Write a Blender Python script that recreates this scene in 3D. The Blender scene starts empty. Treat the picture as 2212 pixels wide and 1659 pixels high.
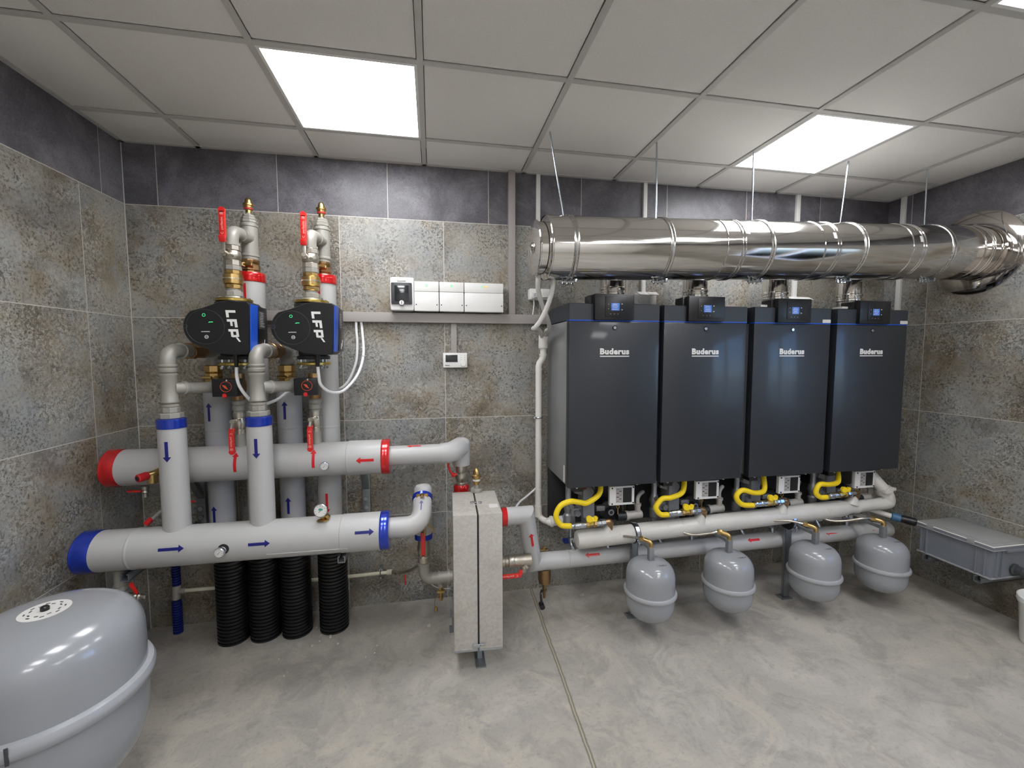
import bpy, bmesh, math, random
from mathutils import Vector, Matrix
from math import sin, cos, pi, radians
random.seed(7)
S = bpy.context.scene
COL = S.collection

# ------------------------------------------------------------------ camera, world, exposure
cam = bpy.data.objects.new('camera', bpy.data.cameras.new('camera'))
COL.objects.link(cam)
cam.data.sensor_width = 36.0
cam.data.lens = 920.1 / 2212 * 36
cam.data.clip_start = 0.05
CAM = Vector((0.0302, -2.6721, 1.5603))
yaw, pitch, roll = 0.185, -0.07, -0.0009
fw = Vector((sin(yaw) * cos(pitch), cos(yaw) * cos(pitch), sin(pitch)))
r0 = Vector((cos(yaw), -sin(yaw), 0)); u0 = r0.cross(fw)
rt = cos(roll) * r0 + sin(roll) * u0; up = -sin(roll) * r0 + cos(roll) * u0
cam.matrix_world = Matrix(((rt.x, up.x, -fw.x, CAM.x), (rt.y, up.y, -fw.y, CAM.y), (rt.z, up.z, -fw.z, CAM.z), (0, 0, 0, 1)))
S.camera = cam
S.view_settings.view_transform = 'Standard'
S.view_settings.look = 'None'
S.view_settings.gamma = 1.0
S.view_settings.use_curve_mapping = False
S.view_settings.exposure = 0.55
W = bpy.data.worlds.new('world'); S.world = W; W.use_nodes = True
wn = W.node_tree.nodes; wn.clear()
wo = wn.new('ShaderNodeOutputWorld'); wb = wn.new('ShaderNodeBackground')
sk = wn.new('ShaderNodeTexSky'); sk.sky_type = 'NISHITA'; sk.sun_disc = False
sk.sun_elevation = radians(35); sk.sun_rotation = radians(20)
wb.inputs[1].default_value = 0.8
tn = wn.new('ShaderNodeMix'); tn.data_type = 'RGBA'; tn.blend_type = 'MULTIPLY'; tn.inputs[0].default_value = 1; tn.inputs[7].default_value = (.62, .82, 1.25, 1)
W.node_tree.links.new(sk.outputs[0], tn.inputs[6]); W.node_tree.links.new(tn.outputs[2], wb.inputs[0]); W.node_tree.links.new(wb.outputs[0], wo.inputs[0])
LAMP = 12.5            # strength of the ceiling panels

# room limits
XL, XR, YB, YF, H, T = -1.571, 3.375, 0.0, -5.0, 2.68, 0.5986
ZB = 2.361            # lower edge of the dark tile band

# ------------------------------------------------------------------ materials
def lin(c):
    return tuple(((v / 255) / 12.92 if v / 255 <= 0.04045 else ((v / 255 + 0.055) / 1.055) ** 2.4) for v in c) + (1,)

class NT:
    def __init__(s, name):
        s.m = bpy.data.materials.new(name); s.m.use_nodes = True
        s.t = s.m.node_tree; s.n = s.t.nodes; s.b = s.n['Principled BSDF']
    def new(s, typ, ins=None, **props):
        n = s.n.new('ShaderNode' + typ)
        for k, v in props.items(): setattr(n, k, v)
        for k, v in (ins or {}).items(): s.set(n.inputs[k], v)
        return n
    def set(s, sock, v):
        if isinstance(v, bpy.types.NodeSocket): s.t.links.new(v, sock)
        elif isinstance(v, bpy.types.Node): s.t.links.new(v.outputs[0], sock)
        else: sock.default_value = v
    def math(s, op, a, b=0.0, c=0.0, clamp=False):
        n = s.new('Math', operation=op, use_clamp=clamp)
        s.set(n.inputs[0], a); s.set(n.inputs[1], b); s.set(n.inputs[2], c)
        return n.outputs[0]
    def mix(s, f, a, b, typ='MIX'):
        n = s.new('Mix', data_type='RGBA', blend_type=typ)
        s.set(n.inputs[0], f); s.set(n.inputs[6], a); s.set(n.inputs[7], b)
        return n.outputs[2]
    def step(s, v, lo, hi):
        n = s.new('MapRange', {0: v, 1: lo, 2: hi, 3: 0.0, 4: 1.0}, interpolation_type='SMOOTHSTEP')
        return n.outputs[0]
    def noise(s, vec, scale, detail=3, rough=0.5, dist=0.0):
        return s.new('TexNoise', {'Vector': vec, 'Scale': scale, 'Detail': detail, 'Roughness': rough, 'Distortion': dist}).outputs[0]
    def ramp(s, v, stops):
        n = s.new('ValToRGB', {0: v}); e = n.color_ramp.elements
        e[0].position, e[0].color = stops[0]; e[1].position, e[1].color = stops[-1]
        for p, c in stops[1:-1]:
            k = e.new(p); k.color = c
        return n.outputs[0]

def mat(name, rgb, rough=0.5, metal=0.0, var=0.08, scale=8.0, bump=0.0, bscale=60.0, coat=0.0, emit=None, dirt=0.0):
    q = NT(name); g = q.new('TexCoord').outputs['Object']
    c = lin(rgb)
    n = q.noise(g, scale, 4)
    k = q.new('MapRange', {0: n, 1: 0.3, 2: 0.7, 3: 1 - var, 4: 1 + var}).outputs[0]
    hsv = q.new('HueSaturation', {'Color': c, 'Value': k})
    col = hsv.outputs[0]
    if dirt:
        d = q.step(q.noise(g, 14, 6, .65), .60, .72)
        d2 = q.math('MULTIPLY', d, dirt)
        col = q.mix(d2, col, lin((120, 112, 100)))
    q.set(q.b.inputs['Base Color'], col)
    q.b.inputs['Roughness'].default_value = rough; q.b.inputs['Metallic'].default_value = metal
    if coat: q.b.inputs['Coat Weight'].default_value = coat; q.b.inputs['Coat Roughness'].default_value = 0.08
    if bump:
        b = q.new('Bump', {'Height': q.noise(g, bscale, 4), 'Strength': bump, 'Distance': 0.002})
        q.set(q.b.inputs['Normal'], b)
    if emit:
        q.b.inputs['Emission Color'].default_value = lin(emit[0]); q.b.inputs['Emission Strength'].default_value = emit[1]
    return q.m

def wall_material(name, axis, ut, ub, seed):
    q = NT(name); geo = q.new('NewGeometry').outputs['Position']
    sp = q.new('SeparateXYZ', {0: geo}); u = sp.outputs[axis]; v = sp.outputs[2]
    band = q.math('GREATER_THAN', v, ZB)
    off = q.math('ADD', ut, q.math('MULTIPLY', band, ub - ut))
    tu = q.math('DIVIDE', q.math('SUBTRACT', u, off), T)
    tv = q.math('DIVIDE', q.math('SUBTRACT', ZB, v), T)
    iu, iv = q.math('FLOOR', tu), q.math('FLOOR', tv)
    fu, fv = q.math('FRACT', tu), q.math('FRACT', tv)
    du = q.math('MINIMUM', fu, q.math('SUBTRACT', 1.0, fu)); dv = q.math('MINIMUM', fv, q.math('SUBTRACT', 1.0, fv))
    grout = q.math('LESS_THAN', q.math('MINIMUM', du, dv), 0.0030)
    cell = q.new('CombineXYZ', {0: iu, 1: iv, 2: float(seed)})
    wn_ = q.new('TexWhiteNoise', {'Vector': cell}, noise_dimensions='3D')
    offs = q.new('VectorMath', {0: wn_.outputs['Color'], 1: (37.0, 41.0, 29.0)}, operation='MULTIPLY')
    P = q.new('VectorMath', {0: geo, 1: offs.outputs[0]}, operation='ADD').outputs[0]
    n1 = q.noise(P, 2.6, 5, .6, .4)
    n2 = q.noise(P, 5.5, 5, .6)
    base = q.ramp(n1, [(0.30, lin((146, 148, 149))), (0.42, lin((160, 160, 158))), (0.52, lin((162, 157, 149))), (0.62, lin((144, 134, 118))), (0.74, lin((108, 95, 82)))])
    base = q.mix(q.math('MULTIPLY', q.step(n2, .48, .68), .55), base, lin((146, 152, 160)))
    n5 = q.noise(P, 3.4, 4, .6)
    base = q.mix(q.math('MULTIPLY', q.step(n5, .54, .70), .55), base, lin((96, 90, 82)))
    tonal = q.new('MapRange', {0: wn_.outputs['Value'], 1: 0, 2: 1, 3: .86, 4: 1.1}).outputs[0]
    base = q.new('HueSaturation', {'Color': base, 'Value': tonal, 'Saturation': 1.0}).outputs[0]
    # fine worn ornament: curls with lit and shaded edges painted in, dots and medallions
    m1 = q.step(q.noise(P, 3.6, 3, .6), .42, .60)
    m2 = q.step(q.noise(P, 5.2, 5, .7), .47, .60)
    m3 = q.step(q.noise(P, 6.5, 4, .65), .40, .64)
    sp1 = q.noise(P, 82, 3, .75)
    cn = q.noise(P, 30, 1.5, .5, .9)
    cd = q.math('MULTIPLY', q.step(cn, .505, .545), q.math('SUBTRACT', 1.0, q.step(cn, .55, .60)))
    cl = q.math('MULTIPLY', q.step(cn, .44, .475), q.math('SUBTRACT', 1.0, q.step(cn, .478, .505)))
    spk = q.math('MULTIPLY', q.step(sp1, .53, .575), q.math('ADD', .32, q.math('MULTIPLY', m3, .68)))
    dark = q.math('MAXIMUM', spk, q.math('MULTIPLY', q.math('MULTIPLY', cd, m1), .75))
    lsp = q.math('MULTIPLY', q.step(q.noise(P, 70, 3, .75), .55, .60), q.math('ADD', .18, q.math('MULTIPLY', m1, .42)))
    lite = q.math('MAXIMUM', lsp, q.math('MULTIPLY', q.math('MULTIPLY', cl, m1), .6))
    sc = 6.7
    vo = q.new('TexVoronoi', {'Vector': P, 'Scale': sc, 'Randomness': 0.0}, feature='F1')
    dd = q.math('MULTIPLY', vo.outputs['Distance'], 44.0)
    ring = q.step(q.math('SINE', dd), .1, .7)
    dots = q.step(q.new('TexVoronoi', {'Vector': P, 'Scale': 105.0, 'Randomness': .35}, feature='F1').outputs['Distance'], .58, .30)
    ringd = q.math('MULTIPLY', q.math('MULTIPLY', ring, dots), m2)
    sel = q.math('GREATER_THAN', q.new('SeparateColor', {0: wn_.outputs['Color']}).outputs[1], .45)
    ringd = q.math('MULTIPLY', ringd, sel)
    blot = q.step(q.noise(P, 1.9, 5, .65, .6), .50, .68)
    base = q.mix(q.math('MULTIPLY', blot, .60), base, lin((104, 99, 92)))
    pale = q.step(q.noise(P, 2.4, 5, .65, .6), .54, .70)
    base = q.mix(q.math('MULTIPLY', pale, .45), base, lin((182, 182, 178)))
    col = q.mix(q.math('MULTIPLY', dark, .78), base, lin((52, 48, 44)))
    col = q.mix(lite, col, lin((196, 195, 190)))
    col = q.mix(q.math('MULTIPLY', ringd, .62), col, lin((52, 52, 54)))
    col = q.new('HueSaturation', {'Color': col, 'Value': .84, 'Saturation': 1.12}).outputs[0]
    col = q.mix(1.0, col, (1.0, .985, .95, 1), 'MULTIPLY')
    # dark band
    bn = q.noise(P, 2.6, 7, .72, .4)
    bcol = q.ramp(bn, [(.34, lin((72, 70, 75))), (.5, lin((92, 90, 95))), (.66, lin((122, 120, 126)))])
    bcol = q.mix(q.math('MULTIPLY', q.step(q.noise(P, 140, 3, .7), .55, .63), .5), bcol, lin((44, 43, 46)))
    bcol = q.mix(q.math('MULTIPLY', q.step(q.noise(P, 120, 3, .7), .58, .68), .35), bcol, lin((140, 138, 146)))
    col = q.mix(band, col, bcol)
    col = q.mix(grout, col, lin((196, 190, 182)))
    q.set(q.b.inputs['Base Color'], col)
    q.b.inputs['Roughness'].default_value = 0.42
    h = q.math('ADD', q.math('MULTIPLY', sp1, .5), q.math('MULTIPLY', grout, -1.0))
    q.set(q.b.inputs['Normal'], q.new('Bump', {'Height': h, 'Strength': .25, 'Distance': .002}))
    return q.m

def floor_material():
    q = NT('floor_concrete'); geo = q.new('NewGeometry').outputs['Position']
    sp = q.new('SeparateXYZ', {0: geo})
    n1 = q.noise(geo, 1.3, 6, .6, .5); n2 = q.noise(geo, 5.0, 6, .7, .8); n3 = q.noise(geo, 60, 4, .7)
    c = q.ramp(n1, [(.34, lin((184, 177, 164))), (.5, lin((168, 163, 155))), (.66, lin((194, 188, 177)))])
    c = q.mix(q.math('MULTIPLY', q.step(n2, .46, .64), .6), c, lin((146, 142, 136)))
    c = q.mix(q.math('MULTIPLY', q.step(q.noise(geo, 3.1, 7, .75, 1.5), .52, .64), .45), c, lin((196, 188, 172)))
    c = q.mix(q.math('MULTIPLY', q.step(n3, .5, .75), .35), c, lin((110, 106, 100)))
    c = q.mix(q.math('MULTIPLY', q.step(q.noise(geo, 22, 5, .7), .66, .72), .45), c, lin((98, 92, 84)))
    # sealed saw-cut joint
    wob = q.math('MULTIPLY', q.math('SUBTRACT', q.noise(geo, 9, 3), .5), .012)
    ln = q.math('ADD', q.math('MULTIPLY', sp.outputs[1], .036), .657)
    d = q.math('ABSOLUTE', q.math('ADD', q.math('SUBTRACT', sp.outputs[0], ln), wob))
    edge = q.math('SUBTRACT', 1.0, q.step(d, .006, .013))
    c = q.mix(q.math('MULTIPLY', edge, .75), c, lin((92, 86, 74)))
    core = q.math('SUBTRACT', 1.0, q.step(d, .002, .005))
    c = q.mix(core, c, lin((172, 164, 142)))
    c = q.new('HueSaturation', {'Color': c, 'Value': .90}).outputs[0]
    q.set(q.b.inputs['Base Color'], c)
    q.set(q.b.inputs['Roughness'], q.new('MapRange', {0: n2, 1: .3, 2: .7, 3: .45, 4: .7}).outputs[0])
    q.set(q.b.inputs['Normal'], q.new('Bump', {'Height': q.math('SUBTRACT', q.noise(geo, 40, 5, .7), q.math('MULTIPLY', edge, .8)), 'Strength': .3, 'Distance': .002}))
    return q.m

def steel_material(name, rgb, rough, aniso=0.0):
    q = NT(name); g = q.new('TexCoord').outputs['Object']
    q.b.inputs['Base Color'].default_value = lin(rgb); q.b.inputs['Metallic'].default_value = 1.0
    st = q.new('Mapping', {0: g, 3: (1.2, 9.0, 9.0)})
    n = q.noise(st, 3.0, 5, .6)
    q.set(q.b.inputs['Roughness'], q.new('MapRange', {0: n, 1: .3, 2: .75, 3: rough * .6, 4: rough * 1.8}).outputs[0])
    q.set(q.b.inputs['Normal'], q.new('Bump', {'Height': q.noise(st, 1.6, 2), 'Strength': .12, 'Distance': .01}))
    return q.m

def galv_material():
    q = NT('galvanised_sheet'); g = q.new('TexCoord').outputs['Object']
    v = q.new('TexVoronoi', {'Vector': g, 'Scale': 90.0}, feature='F1')
    k = q.new('SeparateColor', {0: v.outputs['Color']}).outputs[0]
    c = q.ramp(k, [(0, lin((186, 182, 174))), (1, lin((200, 196, 188)))])
    c = q.mix(q.math('MULTIPLY', q.step(q.noise(g, 6, 6, .7), .5, .7), .3), c, lin((150, 142, 128)))
    q.set(q.b.inputs['Base Color'], c); q.b.inputs['Metallic'].default_value = .3
    q.b.inputs['Roughness'].default_value = .5
    q.set(q.b.inputs['Normal'], q.new('Bump', {'Height': q.noise(g, 150, 3), 'Strength': .5, 'Distance': .002}))
    return q.m

M = {}
M['wall_back'] = wall_material('tile_back', 0, 0.1086, -0.2148, 1)
M['wall_left'] = wall_material('tile_left', 1, -0.3006, -0.1589, 5)
M['wall_right'] = wall_material('tile_right', 1, -0.2872, -0.16, 9)
M['floor'] = floor_material()
M['ceil'] = mat('ceiling_tile', (232, 230, 226), .9, var=.03, scale=120, bump=.25, bscale=260)
M['tbar'] = mat('ceiling_grid_bar', (196, 195, 191), .45, var=.02)
M['plaster'] = mat('white_plaster', (226, 224, 218), .8, var=.03)
M['gap'] = mat('dark_gap', (40, 40, 40), .9)
M['diff'] = mat('light_diffuser', (240, 240, 240), .5, emit=((251, 252, 255), LAMP))
M['lightframe'] = mat('light_frame', (235, 235, 232), .4)
M['insul'] = mat('insulation_jacket', (178, 177, 175), .38, var=.03, scale=4, bump=.12, bscale=14)
M['insul_g'] = mat('grey_insulation_jacket', (164, 164, 166), .42, var=.03, scale=4, bump=.15, bscale=12)
M['fit'] = mat('painted_fitting', (152, 149, 141), .42, metal=.15, var=.06, scale=20)
M['brass'] = mat('brass', (190, 160, 104), .3, metal=1, var=.12, scale=30)
M['bronze'] = mat('bronze', (158, 128, 92), .32, metal=1, var=.15, scale=30)
M['nickel'] = mat('nickel', (192, 186, 174), .36, metal=1, var=.08, scale=30)
M['zinc'] = mat('zinc_plated', (190, 196, 204), .22, metal=1, var=.06, scale=30)
M['yzinc'] = mat('yellow_zinc', (188, 164, 92), .28, metal=1, var=.25, scale=9)
M['steel'] = steel_material('polished_steel', (220, 217, 213), .09)
M['mirror'] = mat('mirror_steel', (206, 200, 194), .06, metal=1, var=.02)
M['steel2'] = steel_material('satin_steel', (198, 196, 192), .22)
M['galv'] = galv_material()
M['strut'] = mat('strut_steel', (150, 155, 158), .42, metal=.8, var=.1, scale=20)
M['redband'] = mat('red_foil', (205, 22, 26), .22, metal=.35, var=.15, scale=30, coat=.6)
M['blueband'] = mat('blue_foil', (16, 52, 170), .22, metal=.4, var=.15, scale=30, coat=.6)
M['redst'] = mat('red_sticker', (208, 26, 34), .35)
M['bluest'] = mat('blue_sticker', (22, 26, 110), .35)
M['redh'] = mat('red_handle', (218, 34, 30), .35, coat=.3)
M['leverp'] = mat('lever_lettering', (238, 170, 160), .5)
M['redcap'] = mat('red_cap', (190, 34, 40), .4)
M['black'] = mat('black_plastic', (22, 22, 25), .32, var=.1)
M['blackm'] = mat('black_cast', (38, 39, 42), .45, bump=.3)
M['bluep'] = mat('blue_plastic', (24, 82, 196), .35)
M['white'] = mat('white_plastic', (226, 225, 222), .4, var=.02)
M['whitep'] = mat('white_pvc', (222, 218, 212), .35, var=.03)
M['header'] = mat('header_paint', (200, 197, 190), .3, var=.05, dirt=.35)
M['cream'] = mat('cream_pipe', (206, 202, 180), .4)
M['hose'] = mat('grey_hose', (192, 190, 186), .45)
M['cable'] = mat('white_cable', (222, 222, 222), .4)
M['trunk'] = mat('trunking', (158, 152, 148), .5, var=.02)
M['corr'] = mat('black_conduit', (20, 20, 22), .38, var=.2, dirt=.25)
M['bluecorr'] = mat('blue_conduit', (16, 34, 110), .5)
M['slate'] = mat('slate_panel', (36, 40, 46), .40, var=.04, coat=.25)
M['slate2'] = mat('slate_cover', (48, 52, 59), .45, var=.04)
M['casing'] = mat('boiler_casing', (170, 172, 174), .35, metal=.6, var=.03)
M['vessel'] = mat('vessel_paint', (144, 146, 150), .22, var=.02, coat=.4, bump=.05, bscale=30)
M['vring'] = mat('vessel_ring', (160, 162, 165), .3, var=.03, coat=.2)
M['yellow'] = mat('yellow_hose', (240, 208, 22), .5, var=.05, dirt=.12)
M['yellowp'] = mat('yellow_plastic', (236, 204, 24), .4)
M['cont'] = mat('grey_container', (118, 122, 130), .45, var=.04)
M['lidc'] = mat('grey_lid', (150, 150, 150), .22, var=.05, dirt=.2)
M['screen'] = mat('screen', (40, 70, 140), .2, emit=((90, 140, 220), .35))
M['tealm'] = mat('teal_print', (60, 160, 140), .4)
M['led'] = mat('green_led', (60, 200, 120), .3, emit=((60, 230, 140), .5))
M['dkglass'] = mat('smoked_cover', (34, 36, 40), .12, coat=.5)
M['dkgrey'] = mat('dark_grey_plastic', (62, 64, 68), .4)
M['bkt'] = mat('bucket_white', (214, 212, 206), .35, dirt=.15)
M['cast'] = mat('cast_grey', (150, 152, 154), .4, metal=.6, var=.2, scale=25)
M['midgrey'] = mat('grey_foam', (132, 134, 138), .6, var=.12, scale=12)
M['pp'] = mat('grey_waste_pipe', (172, 168, 162), .4)
M['orange'] = mat('orange_print', (214, 82, 50), .4)
M['copper'] = mat('copper', (170, 90, 62), .35, metal=.8)
M['bluec'] = mat('blue_coupling', (64, 108, 146), .4)
M['label'] = mat('label_paper', (214, 212, 208), .5)
M['rubble'] = mat('plaster_crumbs', (196, 190, 176), .8)
M['wframe'] = mat('window_frame_white', (220, 220, 220), .4)

# ------------------------------------------------------------------ mesh helpers
def frame(d):
    d = Vector(d).normalized()
    a = Vector((0, 0, 1)) if abs(d.z) < .9 else Vector((1, 0, 0))
    x = a.cross(d).normalized(); y = d.cross(x)
    return x, y, d

class MB:
    def __init__(s): s.v = []; s.f = []
    def add(s, vs, fs):
        o = len(s.v); s.v += [Vector(p) for p in vs]; s.f += [[i + o for i in f] for f in fs]; return s
    def box(s, c, size, bev=0.0, rot=None):
        bm = bmesh.new(); bmesh.ops.create_cube(bm, size=1)
        bmesh.ops.scale(bm, vec=size, verts=bm.verts)
        if bev: bmesh.ops.bevel(bm, geom=bm.edges[:], offset=min(bev, min(size) * .45), segments=2, affect='EDGES', profile=.6)
        R = rot if rot is not None else Matrix.Identity(3)
        bm.verts.index_update()
        vs = [R @ p.co + Vector(c) for p in bm.verts]; fs = [[q.index for q in f.verts] for f in bm.faces]
        bm.free(); return s.add(vs, fs)
    def bx(s, x0, x1, y0, y1, z0, z1, bev=0.0):
        return s.box(((x0 + x1) / 2, (y0 + y1) / 2, (z0 + z1) / 2), (abs(x1 - x0), abs(y1 - y0), abs(z1 - z0)), bev)
    def lathe(s, o, d, prof, seg=28, caps=True, ph=0.0):
        x, y, d = frame(d); o = Vector(o); vs = []; fs = []
        for r, h in prof:
            for i in range(seg):
                a = 2 * pi * i / seg + ph
                vs.append(o + d * h + (x * cos(a) + y * sin(a)) * r)
        for j in range(len(prof) - 1):
            for i in range(seg):
                k = (i + 1) % seg
                fs.append([j * seg + i, j * seg + k, (j + 1) * seg + k, (j + 1) * seg + i])
        if caps:
            if prof[0][0] > 1e-5: fs.append([i for i in range(seg)][::-1])
            if prof[-1][0] > 1e-5: fs.append([(len(prof) - 1) * seg + i for i in range(seg)])
        return s.add(vs, fs)
    def cyl(s, a, b, r, seg=28, r2=None, ch=0.0):
        a, b = Vector(a), Vector(b); L = (b - a).length; r2 = r if r2 is None else r2
        if ch: prof = [(r - ch, 0), (r, ch), (r2, L - ch), (r2 - ch, L)]
        else: prof = [(r, 0), (r2, L)]
        return s.lathe(a, b - a, prof, seg)
    def hexn(s, a, b, r, n=6):
        a, b = Vector(a), Vector(b); L = (b - a).length; c = min(.003, L * .2)
        return s.lathe(a, b - a, [(r * .93, 0), (r, c), (r, L - c), (r * .93, L)], n, ph=pi / n)
    def tube(s, pts, r, seg=16, smooth=True, n=8, caps=True, rf=None):
        P = [Vector(p) for p in pts]
        if smooth and len(P) > 2:
            Q = []; E = [P[0] * 2 - P[1]] + P + [P[-1] * 2 - P[-2]]
            for i in range(1, len(E) - 2):
                a, b, c, d = E[i - 1], E[i], E[i + 1], E[i + 2]
                for k in range(n):
                    t = k / n
                    Q.append(.5 * ((2 * b) + (c - a) * t + (2 * a - 5 * b + 4 * c - d) * t * t + (3 * b - a - 3 * c + d) * t ** 3))
            Q.append(P[-1]); P = Q
        vs = []; fs = []; x = None
        for i, p in enumerate(P):
            if i == 0: t = (P[1] - p).normalized()
            elif i == len(P) - 1: t = (p - P[i - 1]).normalized()
            else: t = ((P[i + 1] - p).normalized() + (p - P[i - 1]).normalized()).normalized()
            if x is None: x, _, _ = frame(t)
            x = (x - t * x.dot(t)).normalized(); y = t.cross(x)
            k = 1.0
            if 0 < i < len(P) - 1:
                c_ = (P[i + 1] - p).normalized().dot((p - P[i - 1]).normalized())
                k = 1 / max(.5, math.sqrt((1 + c_) / 2))
            if k > 1.02:      # mitred corner: stretch in the bend plane
                bn = ((P[i + 1] - p).normalized() - (p - P[i - 1]).normalized()).normalized()
            rr = rf(i / (len(P) - 1)) * r if rf else r
            for j in range(seg):
                a = 2 * pi * j / seg; o = (x * cos(a) + y * sin(a)) * rr
                if k > 1.02: o = o + bn * (o.dot(bn)) * (k - 1)
                vs.append(p + o)
        for i in range(len(P) - 1):
            for j in range(seg):
                q = (j + 1) % seg
                fs.append([i * seg + j, i * seg + q, (i + 1) * seg + q, (i + 1) * seg + j])
        if caps: fs += [[j for j in range(seg)][::-1], [(len(P) - 1) * seg + j for j in range(seg)]]
        return s.add(vs, fs)
    def torus(s, c, d, R, r, seg=40, k=10):
        x, y, d = frame(d); c = Vector(c); vs = []; fs = []
        for i in range(seg):
            a = 2 * pi * i / seg; e = x * cos(a) + y * sin(a)
            for j in range(k):
                b = 2 * pi * j / k; vs.append(c + e * (R + r * cos(b)) + d * r * sin(b))
        for i in range(seg):
            for j in range(k):
                fs.append([i * k + j, ((i + 1) % seg) * k + j, ((i + 1) % seg) * k + (j + 1) % k, i * k + (j + 1) % k])
        return s.add(vs, fs)
    def ext(s, poly, fn, t0, t1):
        """extrude 2D polygon; fn(a,b,t)->3D"""
        n = len(poly); vs = [fn(a, b, t0) for a, b in poly] + [fn(a, b, t1) for a, b in poly]
        fs = [list(range(n))[::-1], list(range(n, 2 * n))] + [[i, (i + 1) % n, n + (i + 1) % n, n + i] for i in range(n)]
        return s.add(vs, fs)

ORG = {}
def part(name, mb, m, parent=None, label=None, sharp=35):
    org = ORG.get(parent.name, Vector((0, 0, 0))) if parent is not None else None
    if org is None:
        xs = [p.x for p in mb.v]; ys = [p.y for p in mb.v]; zs = [p.z for p in mb.v]
        org = Vector(((min(xs) + max(xs)) / 2, (min(ys) + max(ys)) / 2, min(zs)))
    me = bpy.data.meshes.new(name)
    me.from_pydata([p - org for p in mb.v], [], mb.f)
    bm = bmesh.new(); bm.from_mesh(me); bmesh.ops.recalc_face_normals(bm, faces=bm.faces); bm.to_mesh(me); bm.free()
    me.polygons.foreach_set('use_smooth', [True] * len(me.polygons))
    me.set_sharp_from_angle(angle=radians(sharp))
    me.materials.append(M[m] if isinstance(m, str) else m)
    o = bpy.data.objects.new(name, me); COL.objects.link(o)
    if parent is not None: o.parent = parent
    else: o.location = org
    ORG[o.name] = org
    if label: o['label'] = label
    return o

def thing(name, label, cat, loc, group=None):
    o = bpy.data.objects.new(name, None); o.empty_display_size = .05; COL.objects.link(o)
    o.location = loc; ORG[o.name] = Vector(loc)
    o['label'] = label; o['category'] = cat
    if group: o['group'] = group
    return o
def tag(o, label, cat, group=None, kind=None):
    o['label'] = label; o['category'] = cat
    if group: o['group'] = group
    if kind: o['kind'] = kind
    return o
def struct(name, mb, m):
    o = part(name, mb, m); o['kind'] = 'structure'; return o
def kids(o): return [c for c in KID if c.parent == o]
KID = []
def copy_tree(o, off, label=None, group=None):
    def rec(a, par):
        c = a.copy(); COL.objects.link(c)
        if par is not None: c.parent = par
        for ch in a.children: rec(ch, c)
        return c
    r = rec(o, None); r.location = Vector(o.location) + Vector(off)
    if label: r['label'] = label
    if group: r['group'] = group
    return r

def text_mb(txt, fn, size=1.0, width=None, bold=0.0, depth=.0006):
    """lettering as real thin geometry; fn(x, y, d)->3D"""
    cu = bpy.data.curves.new('t', 'FONT'); cu.body = txt; cu.size = size; cu.offset = bold; cu.resolution_u = 3
    cu.extrude = 1.0; cu.space_character = 1.1
    ob = bpy.data.objects.new('t', cu); COL.objects.link(ob)
    dg = bpy.context.evaluated_depsgraph_get(); me = bpy.data.meshes.new_from_object(ob.evaluated_get(dg))
    xs = [v.co.x for v in me.vertices]; x0, x1 = min(xs), max(xs)
    k = (width / (x1 - x0)) if width else 1.0
    mb = MB(); mb.add([fn((v.co.x - x0) * k, v.co.y, depth * (v.co.z + 1) / 2) for v in me.vertices], [list(p.vertices) for p in me.polygons])
    bpy.data.objects.remove(ob); bpy.data.curves.remove(cu); bpy.data.meshes.remove(me)
    return mb

def onH(y0, z0, R):                 # surface of a horizontal pipe: (x, angle from front upward)
    return lambda x, a, h=.0012: Vector((x, y0 - (R + h) * cos(a), z0 + (R + h) * sin(a)))
def onV(x0, y0, R):                 # surface of an upright pipe: (z, angle from front towards +x)
    return lambda z, a, h=.0012: Vector((x0 + (R + h) * sin(a), y0 - (R + h) * cos(a), z))
def arrow(fn, s0, s1, c, R, w=.013, hw=.032, hl=.022, mode='along', head=True):
    """arrow sticker from s0 to s1. along: s is pipe coordinate, c the angle; around: s is angle (rad), c the pipe coordinate"""
    mb = MB(); L = abs(s1 - s0) * (R if mode == 'around' else 1.0); n = 14
    st = []
    if head:
        tb = 1 - hl / L
        for i in range(n): st.append((tb * i / (n - 1), w))
        for i in range(5): st.append((tb + (1 - tb) * i / 4, hw * (1 - i / 4) + .0004))
    else:
        for i in range(n): st.append((i / (n - 1), w))
    vs = []; fs = []; K = 4
    for t, ww in st:
        s_ = s0 + (s1 - s0) * t
        for k in range(K + 1):
            q = (k / K - .5) * ww
            vs.append(fn(s_, c + q / R) if mode == 'along' else fn(c + q, s_))
    for i in range(len(st) - 1):
        for k in range(K):
            a = i * (K + 1) + k
            fs.append([a, a + 1, a + K + 2, a + K + 1])
    return mb.add(vs, fs)

# ================================================================== THE ROOM
th = .12
mb = MB().bx(XL - th, XR + th, YF - th, YB + th, -th, 0); struct('floor', mb, 'floor')
struct('wall_back', MB().bx(XL - th, XR + th, YB, YB + th, 0, H + .1), 'wall_back')
struct('wall_left', MB().bx(XL - th, XL, YF, YB, 0, H + .1), 'wall_left')
struct('wall_front', MB().bx(XL, XR, YF - th, YF, 0, H + .1), 'plaster')
wy0, wy1, wz0, wz1 = -2.75, -1.55, 0.95, 2.15
mb = MB().bx(XR, XR + th, wy1, YB, 0, H + .1).bx(XR, XR + th, YF, wy0, 0, H + .1).bx(XR, XR + th, wy0, wy1, 0, wz0).bx(XR, XR + th, wy0, wy1, wz1, H + .1)
struct('wall_right', mb, 'wall_right')
mb = MB()
for a, b in ((wy0, wy0 + .06), (wy1 - .06, wy1), ((wy0 + wy1) / 2 - .04, (wy0 + wy1) / 2 + .04)): mb.bx(XR + .03, XR + .09, a, b, wz0, wz1, .004)
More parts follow.
